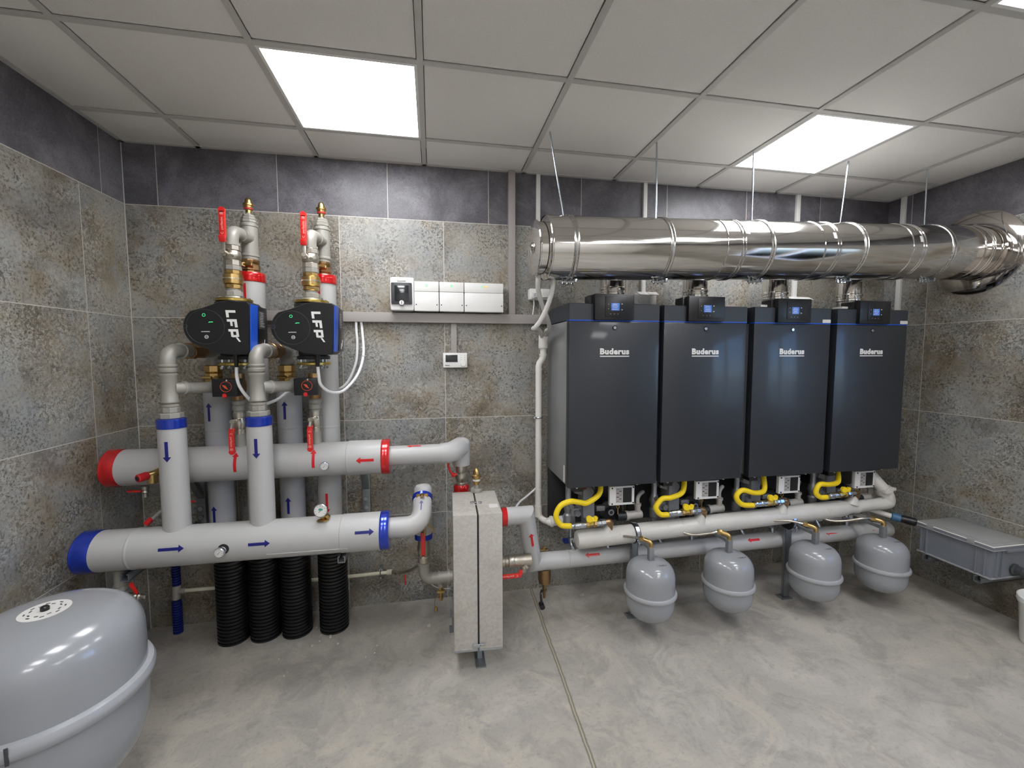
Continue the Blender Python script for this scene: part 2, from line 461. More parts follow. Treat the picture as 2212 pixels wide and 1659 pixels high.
for a, b in ((wz0, wz0 + .06), (wz1 - .06, wz1)): mb.bx(XR + .03, XR + .09, wy0, wy1, a, b, .004)
win = struct('window_1', mb, 'wframe')
q = NT('window_glass'); q.b.inputs['Transmission Weight'].default_value = 1; q.b.inputs['Roughness'].default_value = 0; q.b.inputs['IOR'].default_value = 1.05
g = part('glass', MB().bx(XR + .057, XR + .063, wy0 + .05, wy1 - .05, wz0 + .05, wz1 - .05), q.m, win)

# ceiling slab above the grid, tiles and bars
struct('ceiling', MB().bx(XL - th, XR + th, YF - th, YB + th, H + .1, H + .2), 'ceil')
G = .6
gx = [i * G for i in range(-3, 7)]; gx = [XL] + [x for x in gx if XL + .05 < x < XR - .05] + [XR]
gy = [YB] + [-.315 - G * j for j in range(0, 8) if -.315 - G * j > YF + .05] + [YF]
LIGHTS = [(x, y) for y in (-.915, -2.115, -3.315, -4.515) for x in (-.6, 1.8)]
tiles = MB(); lightspots = []
for i in range(len(gx) - 1):
    for j in range(len(gy) - 1):
        x0, x1, y1, y0 = gx[i], gx[i + 1], gy[j], gy[j + 1]
        if any(abs(x0 - lx) < .01 and abs(y0 - ly) < .01 for lx, ly in LIGHTS):
            lightspots.append((x0, y0)); continue
        tiles.bx(x0 + .0145, x1 - .0145, y0 + .0145, y1 - .0145, H + .003, H + .018, .003)
o = part('trim_1', tiles, 'ceil'); o['kind'] = 'structure'
bars = MB()
for x in gx[1:-1]: bars.bx(x - .012, x + .012, YF, YB, H - .002, H + .004)
for y in gy[1:-1]:
    for i in range(len(gx) - 1): bars.bx(gx[i] + .012, gx[i + 1] - .012, y - .012, y + .012, H - .0015, H + .004)
bars.bx(XL, XR, YB - .022, YB, H - .002, H + .004); bars.bx(XL, XL + .022, YF, YB, H - .002, H + .004); bars.bx(XR - .022, XR, YF, YB, H - .002, H + .004); bars.bx(XL, XR, YF, YF + .022, H - .002, H + .004)
struct('trim_2', bars, 'tbar')
struct('trim_3', MB().bx(XL, XL + .003, -.003, YB, 0, H - .002), 'tbar')

lab = {(-.6, -.915): 'square lit ceiling panel above the two pumps', (1.8, -.915): 'square lit ceiling panel above the steel flue', (1.8, -2.115): 'lit ceiling panel cut off at the top right corner',
       (-.6, -2.115): 'lit ceiling panel overhead behind the viewer, left side', (-.6, -3.315): 'lit ceiling panel in the left row behind the viewer', (1.8, -3.315): 'lit ceiling panel in the right row behind the viewer',
       (-.6, -4.515): 'lit ceiling panel nearest the window', (1.8, -4.515): 'lit ceiling panel in the rear right corner'}
LP = thing('ceiling_light', lab[(-.6, -.915)], 'ceiling light', (-.3, -.615, H), 'lit square ceiling panels')
m_ = MB(); a = .288
for x0, x1, y0, y1 in ((-a, a, -a, -a + .012), (-a, a, a - .012, a), (-a, -a + .012, -a + .012, a - .012), (a - .012, a, -a + .012, a - .012)):
    m_.bx(-.3 + x0, -.3 + x1, -.615 + y0, -.615 + y1, H - .003, H + .012)
part('frame', m_, 'lightframe', LP)
part('housing', MB().bx(-.3 - a, -.3 + a, -.615 - a, -.615 + a, H + .012, H + .03), 'lightframe', LP)  # unseen opaque backing, added to keep the diffuser from lighting the ceiling void
part('diffuser', MB().bx(-.3 - .277, -.3 + .277, -.615 - .277, -.615 + .277, H + .002, H + .008), 'diff', LP)
for (x, y) in LIGHTS:
    if (x, y) != (-.6, -.915) and (x, y) in [(round(p, 3), round(q_, 3)) for p, q_ in lightspots]:
        copy_tree(LP, (x + .6, y + .915, 0), lab[(x, y)])

# ================================================================== LEFT: MANIFOLDS
uy, uz, uR = -.34, 1.016, .087
ly, lz, lR = -.55, .697, .088
def band(x0, x1, y, z, R, m, par, name='end_band'):
    mb = MB().lathe((x0, y, z), (1, 0, 0), [(R - .012, 0), (R + .002, 0), (R + .004, .004), (R + .002, .011), (R + .004, .02), (R + .003, x1 - x0 - .008), (R + .001, x1 - x0), (R - .012, x1 - x0)], 48)
    return part(name, mb, m, par)
t = thing('supply_manifold', 'upper thick white insulated pipe with red end bands and red arrows', 'pipe', (-.85, uy, uz - uR))
mb = MB().lathe((-1.475, uy, uz), (1, 0, 0), [(uR - .01, 0), (uR, .004), (uR, 1.06), (uR, 1.065), (uR + .003, 1.068), (uR + .003, 1.072), (uR + .003, 1.265)], 56)
part('insulation', mb, 'insul', t)
band(-1.492, -1.432, uy, uz, uR, 'redband', t); band(-.238, -.197, uy, uz, uR + .003, 'redband', t)
f = onH(uy, uz, uR + .001)
part('arrow_sticker', arrow(f, radians(-17), radians(46), -.918, uR, mode='around', w=.014, hw=.03), 'redst', t)
part('arrow_sticker', arrow(f, radians(-15), radians(46), -.562, uR, mode='around', w=.014, hw=.03), 'redst', t)
f = onH(uy, uz, uR + .0035)
part('arrow_sticker', arrow(f, -.27, -.358, radians(3), uR), 'redst', t)
# branch towards the steel case
t = thing('supply_branch_pipe', 'thin white insulated pipe leading right from the upper red-banded pipe', 'pipe', (0, uy, .9))
mb = MB().tube([(-.22, uy, uz), (-.03, uy, 1.017), (.085, uy, 1.018)], .053, 32, smooth=False)
part('straight_jacket', mb, 'insul', t)
part('elbow_jacket', MB().tube([(.07, uy, 1.018), (.12, uy + .005, 1.022), (.155, -.30, 1.028), (.175, -.262, 1.03)], .056, 32).tube([(.187, -.245, 1.055), (.187, -.24, 1.0), (.187, -.24, .925)], .050, 32).lathe((.187, -.243, 1.05), (0, 0, 1), [(.05, -.01), (.05, .006), (.044, .02), (.03, .03), (0, .034)], 32), 'insul', t)
f = onH(uy, uz + .001, .053)
part('arrow_sticker', arrow(f, -.035, -.11, radians(74), .053, w=.01, hw=.024), 'redst', t)
part('marker_sticker', arrow(onV(.187, -.243, .05), 1.052, 1.03, radians(-8), .05, head=False, w=.009), 'redst', t)
t = thing('inlet_ball_valve', 'nickel ball valve between white pipe elbow and steel case top', 'valve', (.187, -.24, .79))
part('valve_body', MB().lathe((.187, -.24, .79), (0, 0, 1), [(.03, 0), (.034, .01), (.034, .03), (.028, .035), (.034, .05), (.037, .065), (.034, .085), (.028, .09), (.033, .1), (.033, .125), (.036, .135)], 28), 'nickel', t)
part('lever_handle', MB().cyl((.15, -.25, .87), (.187, -.25, .87), .008).cyl((.13, -.25, .87), (.15, -.25, .87), .012).tube([(.14, -.26, .872), (.125, -.265, .89), (.112, -.268, .93), (.112, -.268, .96)], .006, 8), 'redh', t, 'red lever handle')
part('end_band', MB().lathe((.187, -.24, .76), (0, 0, 1), [(.04, 0), (.046, .01), (.046, .04), (.04, .05)], 32), 'redband', t)

t = thing('return_manifold', 'lower thick white insulated pipe with blue end bands and blue arrows', 'pipe', (-.82, ly, lz - lR))
mb = MB().lathe((-1.455, ly, lz), (1, 0, 0), [(lR - .01, 0), (lR, .004), (lR, .004), (lR, .172), (lR, .1745), (lR + .0016, .177), (lR + .0016, .183), (lR, .1855), (lR, .188), (lR, 1.045), (lR, 1.0475), (lR + .002, 1.05), (lR + .002, 1.0525), (lR + .002, 1.255)], 56)
part('insulation', mb, 'insul', t)
band(-1.478, -1.41, ly, lz, lR, 'blueband', t); band(-.228, -.186, ly, lz, lR + .002, 'blueband', t)
f = onH(ly, lz, lR + .0005)
for s0, s1, a in ((-1.145, -1.045, 13), (-.79, -.70, 9)):
    part('arrow_sticker', arrow(f, s0, s1, radians(a), lR), 'bluest', t)
part('arrow_sticker', arrow(onH(ly, lz, lR + .0025), -.336, -.25, radians(20), lR), 'bluest', t)
part('jacket_seam', MB().tube([(-.72 + i * .05, ly - (lR + .0005) * cos(radians(-28 - i * .3)), lz + (lR + .0005) * sin(radians(-28 - i * .3))) for i in range(8)], .003, 6), 'insul', t)
t = thing('return_branch_pipe', 'white insulated bend curving back from the lower blue-banded pipe', 'pipe', (-.08, ly, .6))
mb = MB().tube([(-.2, ly, .706), (-.13, ly, .706), (-.085, ly + .003, .708), (-.05, -.53, .722), (-.034, -.49, .745), (-.031, -.45, .772), (-.031, -.42, .79)], .049, 32)
part('elbow_jacket', mb, 'insul', t)
part('arrow_sticker', MB().add([(-.038, -.53, .779), (-.033, -.529, .779), (-.031, -.497, .8035), (-.0365, -.497, .8035), (-.044, -.497, .8035), (-.034, -.483, .813), (-.0235, -.497, .8035)], [[0, 1, 2, 3], [4, 6, 5]]), 'bluest', t)
part('end_band', MB().lathe((-.031, -.425, .787), (0, .78, .55), [(.046, 0), (.053, .006), (.053, .028), (.046, .032)], 36), 'blueband', t)
t = thing('return_drop_pipe', 'short upright white insulated pipe with blue bottom band behind red lever', 'pipe', (-.028, -.385, .57))
part('insulation', MB().lathe((-.028, -.385, .57), (0, 0, 1), [(.045, 0), (.046, .25), (.046, .275), (.036, .29), (0, .30)], 36), 'insul', t)
part('end_band', MB().lathe((-.028, -.385, .568), (0, 0, 1), [(.04, 0), (.048, .004), (.048, .03), (.04, .032)], 36), 'blueband', t)
part('clamp_plate', MB().box((-.031, -.448, .822), (.062, .012, .026), .006).lathe((-.031, -.46, .832), (0, -1, 0), [(.012, 0), (.012, .01), (.008, .02)], 6), 'brass', t, 'brass wing plate with a small nut')
t = thing('drain_ball_valve', 'nickel valve with long red lever pointing up below the blue-banded pipe', 'valve', (-.028, -.385, .44))
part('valve_body', MB().lathe((-.028, -.385, .44), (0, 0, 1), [(.032, 0), (.034, .01), (.034, .03), (.03, .035), (.033, .05), (.036, .07), (.033, .09), (.03, .1), (.03, .128)], 28), 'nickel', t)
part('lever_handle', MB().box((-.03, -.436, .56), (.024, .012, .125), .005).box((-.03, -.432, .50), (.014, .004, .03), .001), 'redh', t, 'red lever handle')
part('lever_screw', MB().cyl((-.03, -.42, .487), (-.03, -.445, .487), .009, 6), 'nickel', t)
part('bleed_screw', MB().tube([(-.02, -.44, .66), (-.02, -.45, .64), (-.02, -.44, .61)], .006, 8).tube([(-.005, -.44, .665), (.02, -.44, .64), (.03, -.44, .62)], .004, 6), 'brass', t)
t = thing('return_elbow', 'grey cast elbow and tee joining the steel case near floor', 'pipe fitting', (-.028, -.385, .3))
part('elbow', MB().tube([(-.028, -.385, .45), (-.028, -.385, .40), (-.022, -.385, .365), (.0, -.385, .345), (.03, -.385, .34), (.125, -.385, .34)], .031, 24).lathe((-.028, -.385, .425), (0, 0, 1), [(.035, 0), (.035, .012)], 24).lathe((.045, -.385, .34), (1, 0, 0), [(.036, 0), (.036, .012)], 24).lathe((.095, -.385, .34), (1, 0, 0), [(.04, 0), (.04, .014)], 24).cyl((.06, -.385, .34), (.06, -.385, .29), .016), 'fit', t)
part('drain_cock', MB().cyl((.06, -.385, .295), (.06, -.385, .27), .012, 8).hexn((.04, -.39, .265), (.08, -.39, .265), .012).cyl((.06, -.39, .26), (.06, -.39, .215), .009).cyl((.06, -.39, .235), (.06, -.39, .228), .013), 'brass', t)
part('cap_chain', MB().tube([(.05, -.40, .25), (.03, -.40, .23), (.025, -.40, .20), (.032, -.40, .185)], .002, 6).cyl((.032, -.40, .185), (.032, -.40, .16), .008), 'brass', t)
part('cable', MB().tube([(-.03, -.1, .33), (-.04, -.1, .25), (0, -.12, .17), (.06, -.14, .14), (.12, -.15, .14)], .004, 6), 'hose', t)

# small instruments on the manifolds
def dial(name, label, c, d, R, face='label', group=None):
    t = thing(name, label, 'gauge', c, group)
    d = Vector(d).normalized(); c = Vector(c)
    part('case', MB().lathe(c, d, [(R * .7, 0), (R * .95, .003), (R, .008), (R, .016), (R * .9, .018)], 28), 'zinc', t)
    part('dial_face', MB().lathe(c + d * .0175, d, [(R * .88, 0), (R * .88, .001)], 28), face, t)
    x, y, _ = frame(d); mb = MB()
    for i in range(9):
        a = radians(-130 + i * 32); e = y * cos(a) + x * sin(a); sd = y * -sin(a) + x * cos(a)
        p = c + d * .019; k = [p + e * R * .62 - sd * .0006, p + e * R * .62 + sd * .0006, p + e * R * .8 + sd * .0006, p + e * R * .8 - sd * .0006]
        mb.add(k, [[0, 1, 2, 3]])
    e = (y + x * .9).normalized(); sd = e.cross(d); p = c + d * .0195
    mb.add([p - e * R * .35 - sd * .001, p - e * R * .35 + sd * .001, p + e * R * .6], [[0, 1, 2]])
    part('needle_and_marks', mb, 'black', t)
    return t
dial('dial_thermometer', 'small round dial thermometer on the upper red-banded pipe', (-.507, uy - uR * .985, uz - .012), (0, -1, -.12), .021)
t = dial('dial_thermometer', 'small round dial thermometer on the lower blue-banded pipe', (-.897, ly - lR - .004, lz - .004), (-.12, -1, -.03), .022)
part('sleeve', MB().cyl((-.893, ly - lR + .01, lz), (-.897, ly - lR - .006, lz - .004), .017), 'insul', t)
part('hole', MB().lathe((-.890, ly - lR + .001, lz + .003), (0, -1, 0), [(.023, 0), (.023, .002)], 24), 'gap', t)
t = dial('pressure_gauge', 'round white pressure gauge standing on top of lower blue-banded pipe', (-.487, -.60, .836), (-.05, -1, .12), .031)
part('stem', MB().cyl((-.487, -.585, .80), (-.487, -.56, .775), .012, 8).hexn((-.475, -.575, .80), (-.465, -.57, .785), .013).lathe((-.487, -.575, .777), (0, .1, 1), [(.03, 0), (.02, .006)], 20), 'brass', t)
R = .031; c = Vector((-.487, -.60, .836)); 
part('colour_zones', MB().add([c + Vector((.000, -.0195, .002)), c + Vector((.012, -.0195, .006)), c + Vector((.006, -.0195, .014)), c + Vector((-.004, -.0195, .014)), c + Vector((-.010, -.0195, .008))], [[0, 1, 2, 3, 4]]), 'tealm', t)
t = thing('safety_valve', 'brass safety valve with red cap on the upper pipe, left end', 'valve', (-1.26, -.45, .95))
part('valve_body', MB().tube([(-1.225, -.42, 1.02), (-1.24, -.45, 1.01), (-1.26, -.47, 1.005)], .017, 16).cyl((-1.25, -.46, 1.01), (-1.25, -.46, .965), .021, 20, ch=.003), 'brass', t)
part('cap', MB().lathe((-1.262, -.472, 1.006), (-.45, -.88, -.1), [(.016, 0), (.019, .005), (.019, .04), (.016, .044)], 20), 'redcap', t, 'red plastic cap')
part('cap_hole', MB().lathe(Vector((-1.262, -.472, 1.006)) + Vector((-.45, -.88, -.1)).normalized() * .0445, (-.45, -.88, -.1), [(.011, 0), (.011, .001)], 16), 'black', t)
def red_drain(label, p, hd=(-1, 0, .05), spout=(0, 0, -1), name='drain_valve', base='valve'):
    t = thing(name, label, base, p); p = Vector(p); hd = Vector(hd).normalized(); sd = Vector(spout).normalized()
    part('valve_body', MB().lathe(p - sd * .03, sd, [(.012, 0), (.016, .005), (.016, .02), (.012, .025), (.015, .035), (.010, .04), (.010, .06), (.007, .062)], 12), 'nickel', t)
    mb = MB(); q_ = p + hd * .01
    x, y, d = frame(hd); Rm = Matrix((x, y, d)).transposed()
    mb.box(q_ + hd * .03, (.012, .010, .05), .004, Rm); mb.box(q_ + hd * .055, (.018, .008, .02), .004, Rm)
    part('handle', mb, 'redh', t, 'red handle')
    return t
red_drain('small nickel drain tap with red handle under the upper pipe, far left', (-1.355, -.34, .895))
part_ = red_drain('half hidden red tap beside clear filling hose behind downpipe', (-1.215, -.34, .83), (1, 0, 0), (-1, 0, -.3))
t = thing('filling_hose', 'clear flexible hose with red paper tag behind lower pipe', 'hose', (-1.3, -.36, .7))
part('hose', MB().tube([(-1.245, -.34, .82), (-1.29, -.35, .79), (-1.33, -.37, .745), (-1.37, -.40, .67), (-1.39, -.42, .60)], .009, 12), mat('clear_hose', (150, 150, 144), .15, var=.1), t)
part('tag', MB().tube([(-1.315, -.375, .768), (-1.335, -.385, .745)], .0125, 10, smooth=False), 'redst', t, 'red tag wrapped on the hose')
t = thing('drain_pipe_branch', 'grey pipe stub with cross fitting hanging below the lower pipe end', 'pipe fitting', (-1.346, ly, .47))
part('pipe', MB().cyl((-1.346, ly, .62), (-1.348, ly, .525), .024).cyl((-1.348, ly, .535), (-1.348, ly, .515), .028).cyl((-1.348, ly, .51), (-1.348, ly, .495), .028).cyl((-1.348, ly, .515), (-1.348, ly, .46), .022), 'fit', t)
part('cross_piece', MB().cyl((-1.40, ly, .477), (-1.29, ly, .477), .017).cyl((-1.348, ly, .49), (-1.348, ly, .40), .018), 'nickel', t)
red_drain('red-handled tap with chrome spout right of the grey stub', (-1.275, ly - .01, .48), (-.3, -.2, 1), (1, -.2, -.05))
red_drain('red-handled tap peeking above the big grey vessel', (-1.42, ly, .485), (-1, 0, .3), (-1, 0, 0))
# strut brackets
t = thing('strut_bracket', 'galvanised slotted strut bracket under the pipes at the left', 'bracket', (-1.265, 0, .6))
part('wall_rail', MB().bx(-1.29, -1.245, -.03, 0, .6, 1.0, .003), 'strut', t)
part('brace', MB().box((-1.268, -.10, .86), (.035, .03, .30), .003, Matrix.Rotation(radians(38), 3, 'X')), 'strut', t)
mb = MB()
for z in (.64, .69): mb.cyl((-1.268, -.03, z), (-1.268, -.04, z), .013, 6)
part('bolt', mb, 'zinc', t)
part('arm', MB().bx(-1.318, -1.314, -.60, 0, .572, .604).bx(-1.288, -1.284, -.60, 0, .572, .604).bx(-1.318, -1.284, -.60, 0, .572, .576).bx(-1.318, -1.309, -.60, 0, .600, .604).bx(-1.293, -1.284, -.60, 0, .600, .604), 'strut', t)
copy_tree(t, (.895, 0, .0), 'galvanised slotted strut bracket under the pipes at the right')
t = thing('wall_anchor_plate', 'small square galvanised plate bolted to wall under lower pipe', 'bracket', (-.378, 0, .36))
part('plate', MB().bx(-.398, -.358, -.006, 0, .358, .398, .002), 'strut', t)
part('bolt', MB().cyl((-.378, -.006, .378), (-.378, -.014, .378), .011, 6), 'zinc', t)

# ---------------------------------------------------------------- risers and corrugated sleeves
def corr_profile(R, L, p=.0195):
    prof = []; n = int(L / p)
    for i in range(n):
        z = i * p; prof += [(R, z), (R, z + p * .45), (R - .008, z + p * .6), (R - .008, z + p * .9)]
    return prof
RX = {1: -1.09, 2: -.90, 3: -.737, 4: -.543}
CS = corr_profile(.078, .50)
sl = None
names = {1: 'black corrugated sleeve at the floor, leftmost of four', 2: 'black corrugated sleeve at the floor, second from left', 3: 'black corrugated sleeve at the floor, third from left', 4: 'black corrugated sleeve at the floor standing apart at the right'}
sx = {1: -1.062, 2: -.90, 3: -.738, 4: -.541}
for k in (1, 2, 3, 4):
    if sl is None:
        sl = part('corrugated_sleeve', MB().lathe((sx[1], -.18, 0), (0, 0, 1), CS, 40), 'corr'); s_ = sl
    else: s_ = copy_tree(sl, (sx[k] - sx[1], 0, 0))
    tag(s_, names[k], 'pipe sleeve', 'corrugated sleeves at the floor')
def riser(k, z1, label, m):
    x = RX[k]; t = thing('riser_pipe', label, 'pipe', (x, -.18, .35), 'upright insulated risers by the wall')
    part('insulation', MB().lathe((x, -.18, .40), (0, 0, 1), [(.06, .05), (.062, .06), (.062, .757), (.062, .76), (.0632, .763), (.0632, .767), (.062, .77), (.062, .773), (.062, z1 - .40 - .004), (.055, z1 - .40)], 36), m, t)
    return t
t = riser(1, 1.365, 'upright grey insulated pipe with up arrows, leftmost behind the pipes', 'insul_g')
for a, b in ((1.215, 1.31), (.675, .765)): part('arrow_sticker', arrow(onV(RX[1], -.18, .062), a, b, radians(-14), .062), 'bluest', t)
t = riser(3, 1.365, 'upright grey insulated pipe with up arrows behind the second downpipe', 'insul_g')
for a, b in ((1.215, 1.31), (.70, .79)): part('arrow_sticker', arrow(onV(RX[3], -.18, .062), a, b, radians(-6), .062), 'bluest', t)
for k, lb in ((2, 'tall insulated riser with red collar behind the left pump'), (4, 'tall insulated riser with red collar behind the right pump')):
    t = riser(k, 1.955, lb, 'insul')
    part('end_band', MB().lathe((RX[k], -.18, 1.935), (0, 0, 1), [(.056, 0), (.066, .003), (.068, .01), (.066, .02), (.068, .03), (.067, .045), (.064, .05), (.05, .051), (.035, .046), (0, .046)], 36), 'redband', t)
    part('arrow_sticker', arrow(onV(RX[k], -.18, .062), 1.925, 1.80, radians(-10), .062), 'redst', t)
    if k == 4: part('arrow_sticker', arrow(onV(RX[k], -.18, .062), .80, .69, radians(-4), .062), 'redst', t)

# ---------------------------------------------------------------- one pumped circuit, built once and copied
circuit = []
cx, cy = -.922, -.34
def circ(name, l1, l2, cat, loc, group):
    t = thing(name, l1, cat, loc, group); circuit.append((t, l2)); return t
# insulated downpipe
t = circ('downpipe', 'short upright white insulated pipe with blue collar, left of the two', 'short upright white insulated pipe with blue collar, right of the two', 'pipe', (-1.117, -.54, .75), 'white downpipes onto the lower manifold')
dx_, dy_ = -1.117, -.54
part('insulation', MB().lathe((dx_, dy_, .755), (0, 0, 1), [(.053, 0), (.053, .48), (.05, .484)], 40), 'insul', t)
part('end_band', MB().lathe((dx_, dy_, 1.232), (0, 0, 1), [(.048, 0), (.055, .002), (.056, .012), (.0545, .02), (.056, .03), (.055, .043), (.048, .045), (0, .045)], 40), 'blueband', t)
part('arrow_sticker', arrow(onV(dx_, dy_, .053), 1.18, 1.09, radians(3), .053), 'bluest', t)
# grey threaded fittings from downpipe up and back to the riser
t = circ('return_fitting', 'grey threaded pipe tee and elbow above the left downpipe', 'grey threaded pipe tee and elbow above the right downpipe', 'pipe fitting', (dx_, dy_, 1.277), 'grey elbow fittings')
mb = MB().hexn((dx_, dy_, 1.277), (dx_, dy_, 1.302), .047, 8).hexn((dx_, dy_, 1.302), (dx_, dy_, 1.328), .035, 8)
mb.lathe((dx_, dy_, 1.326), (0, 0, 1), [(.028, 0), (.034, .004), (.034, .012), (.026, .016), (.034, .022), (.034, .03), (.0315, .034), (.0315, .135), (.035, .14), (.035, .147), (.028, .152), (.035, .158), (.036, .17), (.03, .176), (.035, .182), (.035, .188), (.030, .192), (.030, .21)], 28)
part('tee', mb, 'fit', t)
mb = MB().tube([(dx_, dy_, 1.51), (dx_, dy_, 1.54), (dx_ + .001, dy_ + .012, 1.563), (dx_ + .004, dy_ + .035, 1.575), (dx_ + .008, dy_ + .07, 1.577), (-1.102, -.26, 1.577)], .031, 24)
mb.lathe((dx_ + .008, dy_ + .075, 1.577), (0, 1, 0), [(.031, 0), (.036, .004), (.036, .014), (.031, .018)], 24)
part('elbow', mb, 'fit', t)
part('union_nut', MB().hexn((-1.106, -.40, 1.577), (-1.105, -.365, 1.577), .040, 8).cyl((-1.105, -.365, 1.577), (-1.104, -.31, 1.577), .034).hexn((-1.104, -.31, 1.577), (-1.103, -.285, 1.577), .038, 8), 'bronze', t)
mb = MB().tube([(-1.102, -.285, 1.577), (-1.10, -.215, 1.577), (-1.10, -.187, 1.568), (-1.10, -.18, 1.545), (-1.10, -.18, 1.50)], .033, 24).lathe((-1.10, -.18, 1.515), (0, 0, 1), [(.04, 0), (.04, .014)], 24)
part('rear_elbow', mb, 'fit', t)
part('threaded_coupling', MB().lathe((-1.10, -.18, 1.375), (0, 0, 1), [(.036, 0), (.036, .03), (.042, .034), (.042, .055), (.037, .06), (.042, .066), (.042, .085), (.037, .09), (.044, .096), (.044, .125), (.035, .13)], 8), 'brass', t)
part('clamp_bolt', MB().cyl((-1.135, -.225, 1.44), (-1.09, -.23, 1.44), .008, 8).cyl((-1.075, -.228, 1.44), (-1.06, -.228, 1.44), .010, 6), 'brass', t)
part('coupling_base', MB().lathe((-1.095, -.18, 1.35), (0, 0, 1), [(.04, 0), (.04, .02), (.034, .03)], 20), 'fit', t)
mb = MB().tube([(dx_ + .02, dy_ + .005, 1.41), (-1.07, -.515, 1.409), (-1.03, -.445, 1.405), (-.99, -.375, 1.402)], .026, 24, smooth=False)
mb.lathe((-1.075, -.522, 1.409), (.42, .75, -.02), [(.027, 0), (.031, .004), (.031, .014), (.027, .018)], 24)
part('mixing_branch', mb, 'fit', t)
# mixing valve
t = circ('mixing_valve', 'three-way valve with black motor box left of centre', 'three-way valve with black motor box under the right pump', 'valve', (cx, cy, 1.35), 'motorised mixing valves')
mb = MB().lathe((cx - .03, cy, 1.402), (-1, 0, 0), [(.03, 0), (.034, .02), (.034, .045), (.040, .05), (.040, .08), (.033, .083)], 8)
part('side_port', mb, 'fit', t)
mb = MB().lathe((cx, cy, 1.335), (0, 0, 1), [(.029, 0), (.031, .01), (.031, .035), (.036, .045), (.038, .067), (.036, .09), (.031, .1), (.031, .13)], 24)
part('valve_body', mb, 'bronze', t)
part('motor_box', MB().bx(cx - .066, cx + .04, cy - .115, cy - .038, 1.36, 1.444, .004), 'black', t)
part('dial_ring', MB().torus((cx - .006, cy - .1155, 1.408), (0, 1, 0), .024, .0012, 32, 6), 'orange', t)
part('dial_pointer', MB().ext([(-.015, .008), (.0, .0055), (.011, -.014), (-.003, -.007)], lambda a, b, d: Vector((cx - .007 + a, cy - .1155 - d, 1.408 + b)), 0, .002), 'orange', t)
part('indicator_lamp', MB().lathe((cx - .002, cy - .1155, 1.438), (0, -1, 0), [(.004, 0), (.003, .002)], 12), 'label', t)
part('release_button', MB().lathe((cx - .014, cy - .10, 1.366), (0, -1, 0), [(.012, 0), (.012, .012), (.008, .018)], 16), 'redh', t, 'red release button')
# lower ball valve
t = circ('ball_valve', 'nickel ball valve with red lever hanging down left of centre, above manifold', 'nickel ball valve with red lever hanging down beside the right downpipe', 'valve', (cx, cy, 1.095), 'ball valves above the manifold')
part('nipple', MB().lathe((cx, cy, 1.085), (0, 0, 1), [(.025, 0), (.025, .085)], 24), 'fit', t)
part('valve_body', MB().lathe((cx, cy, 1.165), (0, 0, 1), [(.028, 0), (.028, .02), (.024, .023), (.026, .03), (.03, .05), (.026, .075), (.024, .08), (.028, .083), (.028, .105)], 24), 'nickel', t)
part('upper_nipple', MB().lathe((cx, cy, 1.268), (0, 0, 1), [(.024, 0), (.024, .01), (.03, .015), (.03, .035), (.026, .04), (.030, .045), (.03, .06), (.025, .067)], 24), 'fit', t)
part('lever_plate', MB().tube([(cx - .012, cy - .042, 1.228), (cx - .012, cy - .05, 1.22), (cx - .014, cy - .056, 1.195)], .009, 6, smooth=False).cyl((cx - .012, cy - .02, 1.232), (cx - .012, cy - .058, 1.232), .011, 12).cyl((cx + .012, cy - .03, 1.238), (cx + .012, cy - .045, 1.238), .007, 8), 'nickel', t)
mb = MB().box((cx - .014, cy - .062, 1.14), (.026, .014, .10), .006).box((cx - .014, cy - .054, 1.193), (.026, .012, .02), .004).cyl((cx - .014, cy - .069, 1.085), (cx - .014, cy - .055, 1.085), .0135, 16)
part('lever_handle', mb, 'redh', t, 'red lever handle')
mb = text_mb('C  perfexim', lambda a, b, d: Vector((cx - .018 + b, cy - .0692 - d, 1.178 - a)), .014, .068, .0002, .0005)
mb.box((cx - .014, cy - .0694, 1.103), (.012, .0006, .0015)).box((cx - .014, cy - .0694, 1.093), (.012, .0006, .0015)).box((cx - .0195, cy - .0694, 1.098), (.0015, .0006, .010)).box((cx - .0085, cy - .0694, 1.098), (.0015, .0006, .010)).box((cx - .014, cy - .0694, 1.098), (.005, .0006, .005))
part('lever_print', mb, 'leverp', t)
# pump
t = circ('circulation_pump', 'black and blue circulation pump with white lettering, left of the two', 'black and blue circulation pump with white lettering, right of the two', 'pump', (cx, cy, 1.51), 'circulation pumps')
part('pump_body', MB().lathe((cx, cy, 1.535), (0, 0, 1), [(.078, 0), (.078, .016), (.068, .02), (.070, .05), (.076, .09), (.078, .13), (.07, .18), (.046, .23), (.05, .255), (.082, .258), (.082, .276)], 36), 'blackm', t)
part('motor_housing', MB().lathe((cx + .01, cy + .0, 1.672), (0, -1, 0), [(.03, -.1), (.075, -.085), (.095, -.05), (.102, 0), (.10, .05), (.09, .09)], 40), 'blackm', t)
hx0, hx1, hz0, hz1, hyf, hyb = -1.04, -.775, 1.555, 1.80, -.555, -.42
hc = Vector((-.955, 0, 1.682)); Rr = .092
poly = []
zt, zb = 1.797, 1.558
for a in range(130, 236, 7): poly.append((hc.x + Rr * 1.0 * cos(radians(a)), hc.z + Rr * sin(radians(a))))
poly += [(-.905, zb + .004), (-.87, zb)]
poly += [(-.792, zb), (-.780, zb + .012), (-.772, zt - .012), (-.782, zt)]
poly += [(-.86, zt + .006), (-.90, zt - .003), (-.96, zt - .028)]
def ring(pl, k, y, c=(-.87, 1.68)): return [Vector((c[0] + (a - c[0]) * k, y, c[1] + (b - c[1]) * k)) for a, b in pl]
n = len(poly); L_ = [ring(poly, .97, hyf), ring(poly, 1.0, hyf + .008), ring(poly, 1.0, hyb)]
mb = MB(); vs = [p for r_ in L_ for p in r_]
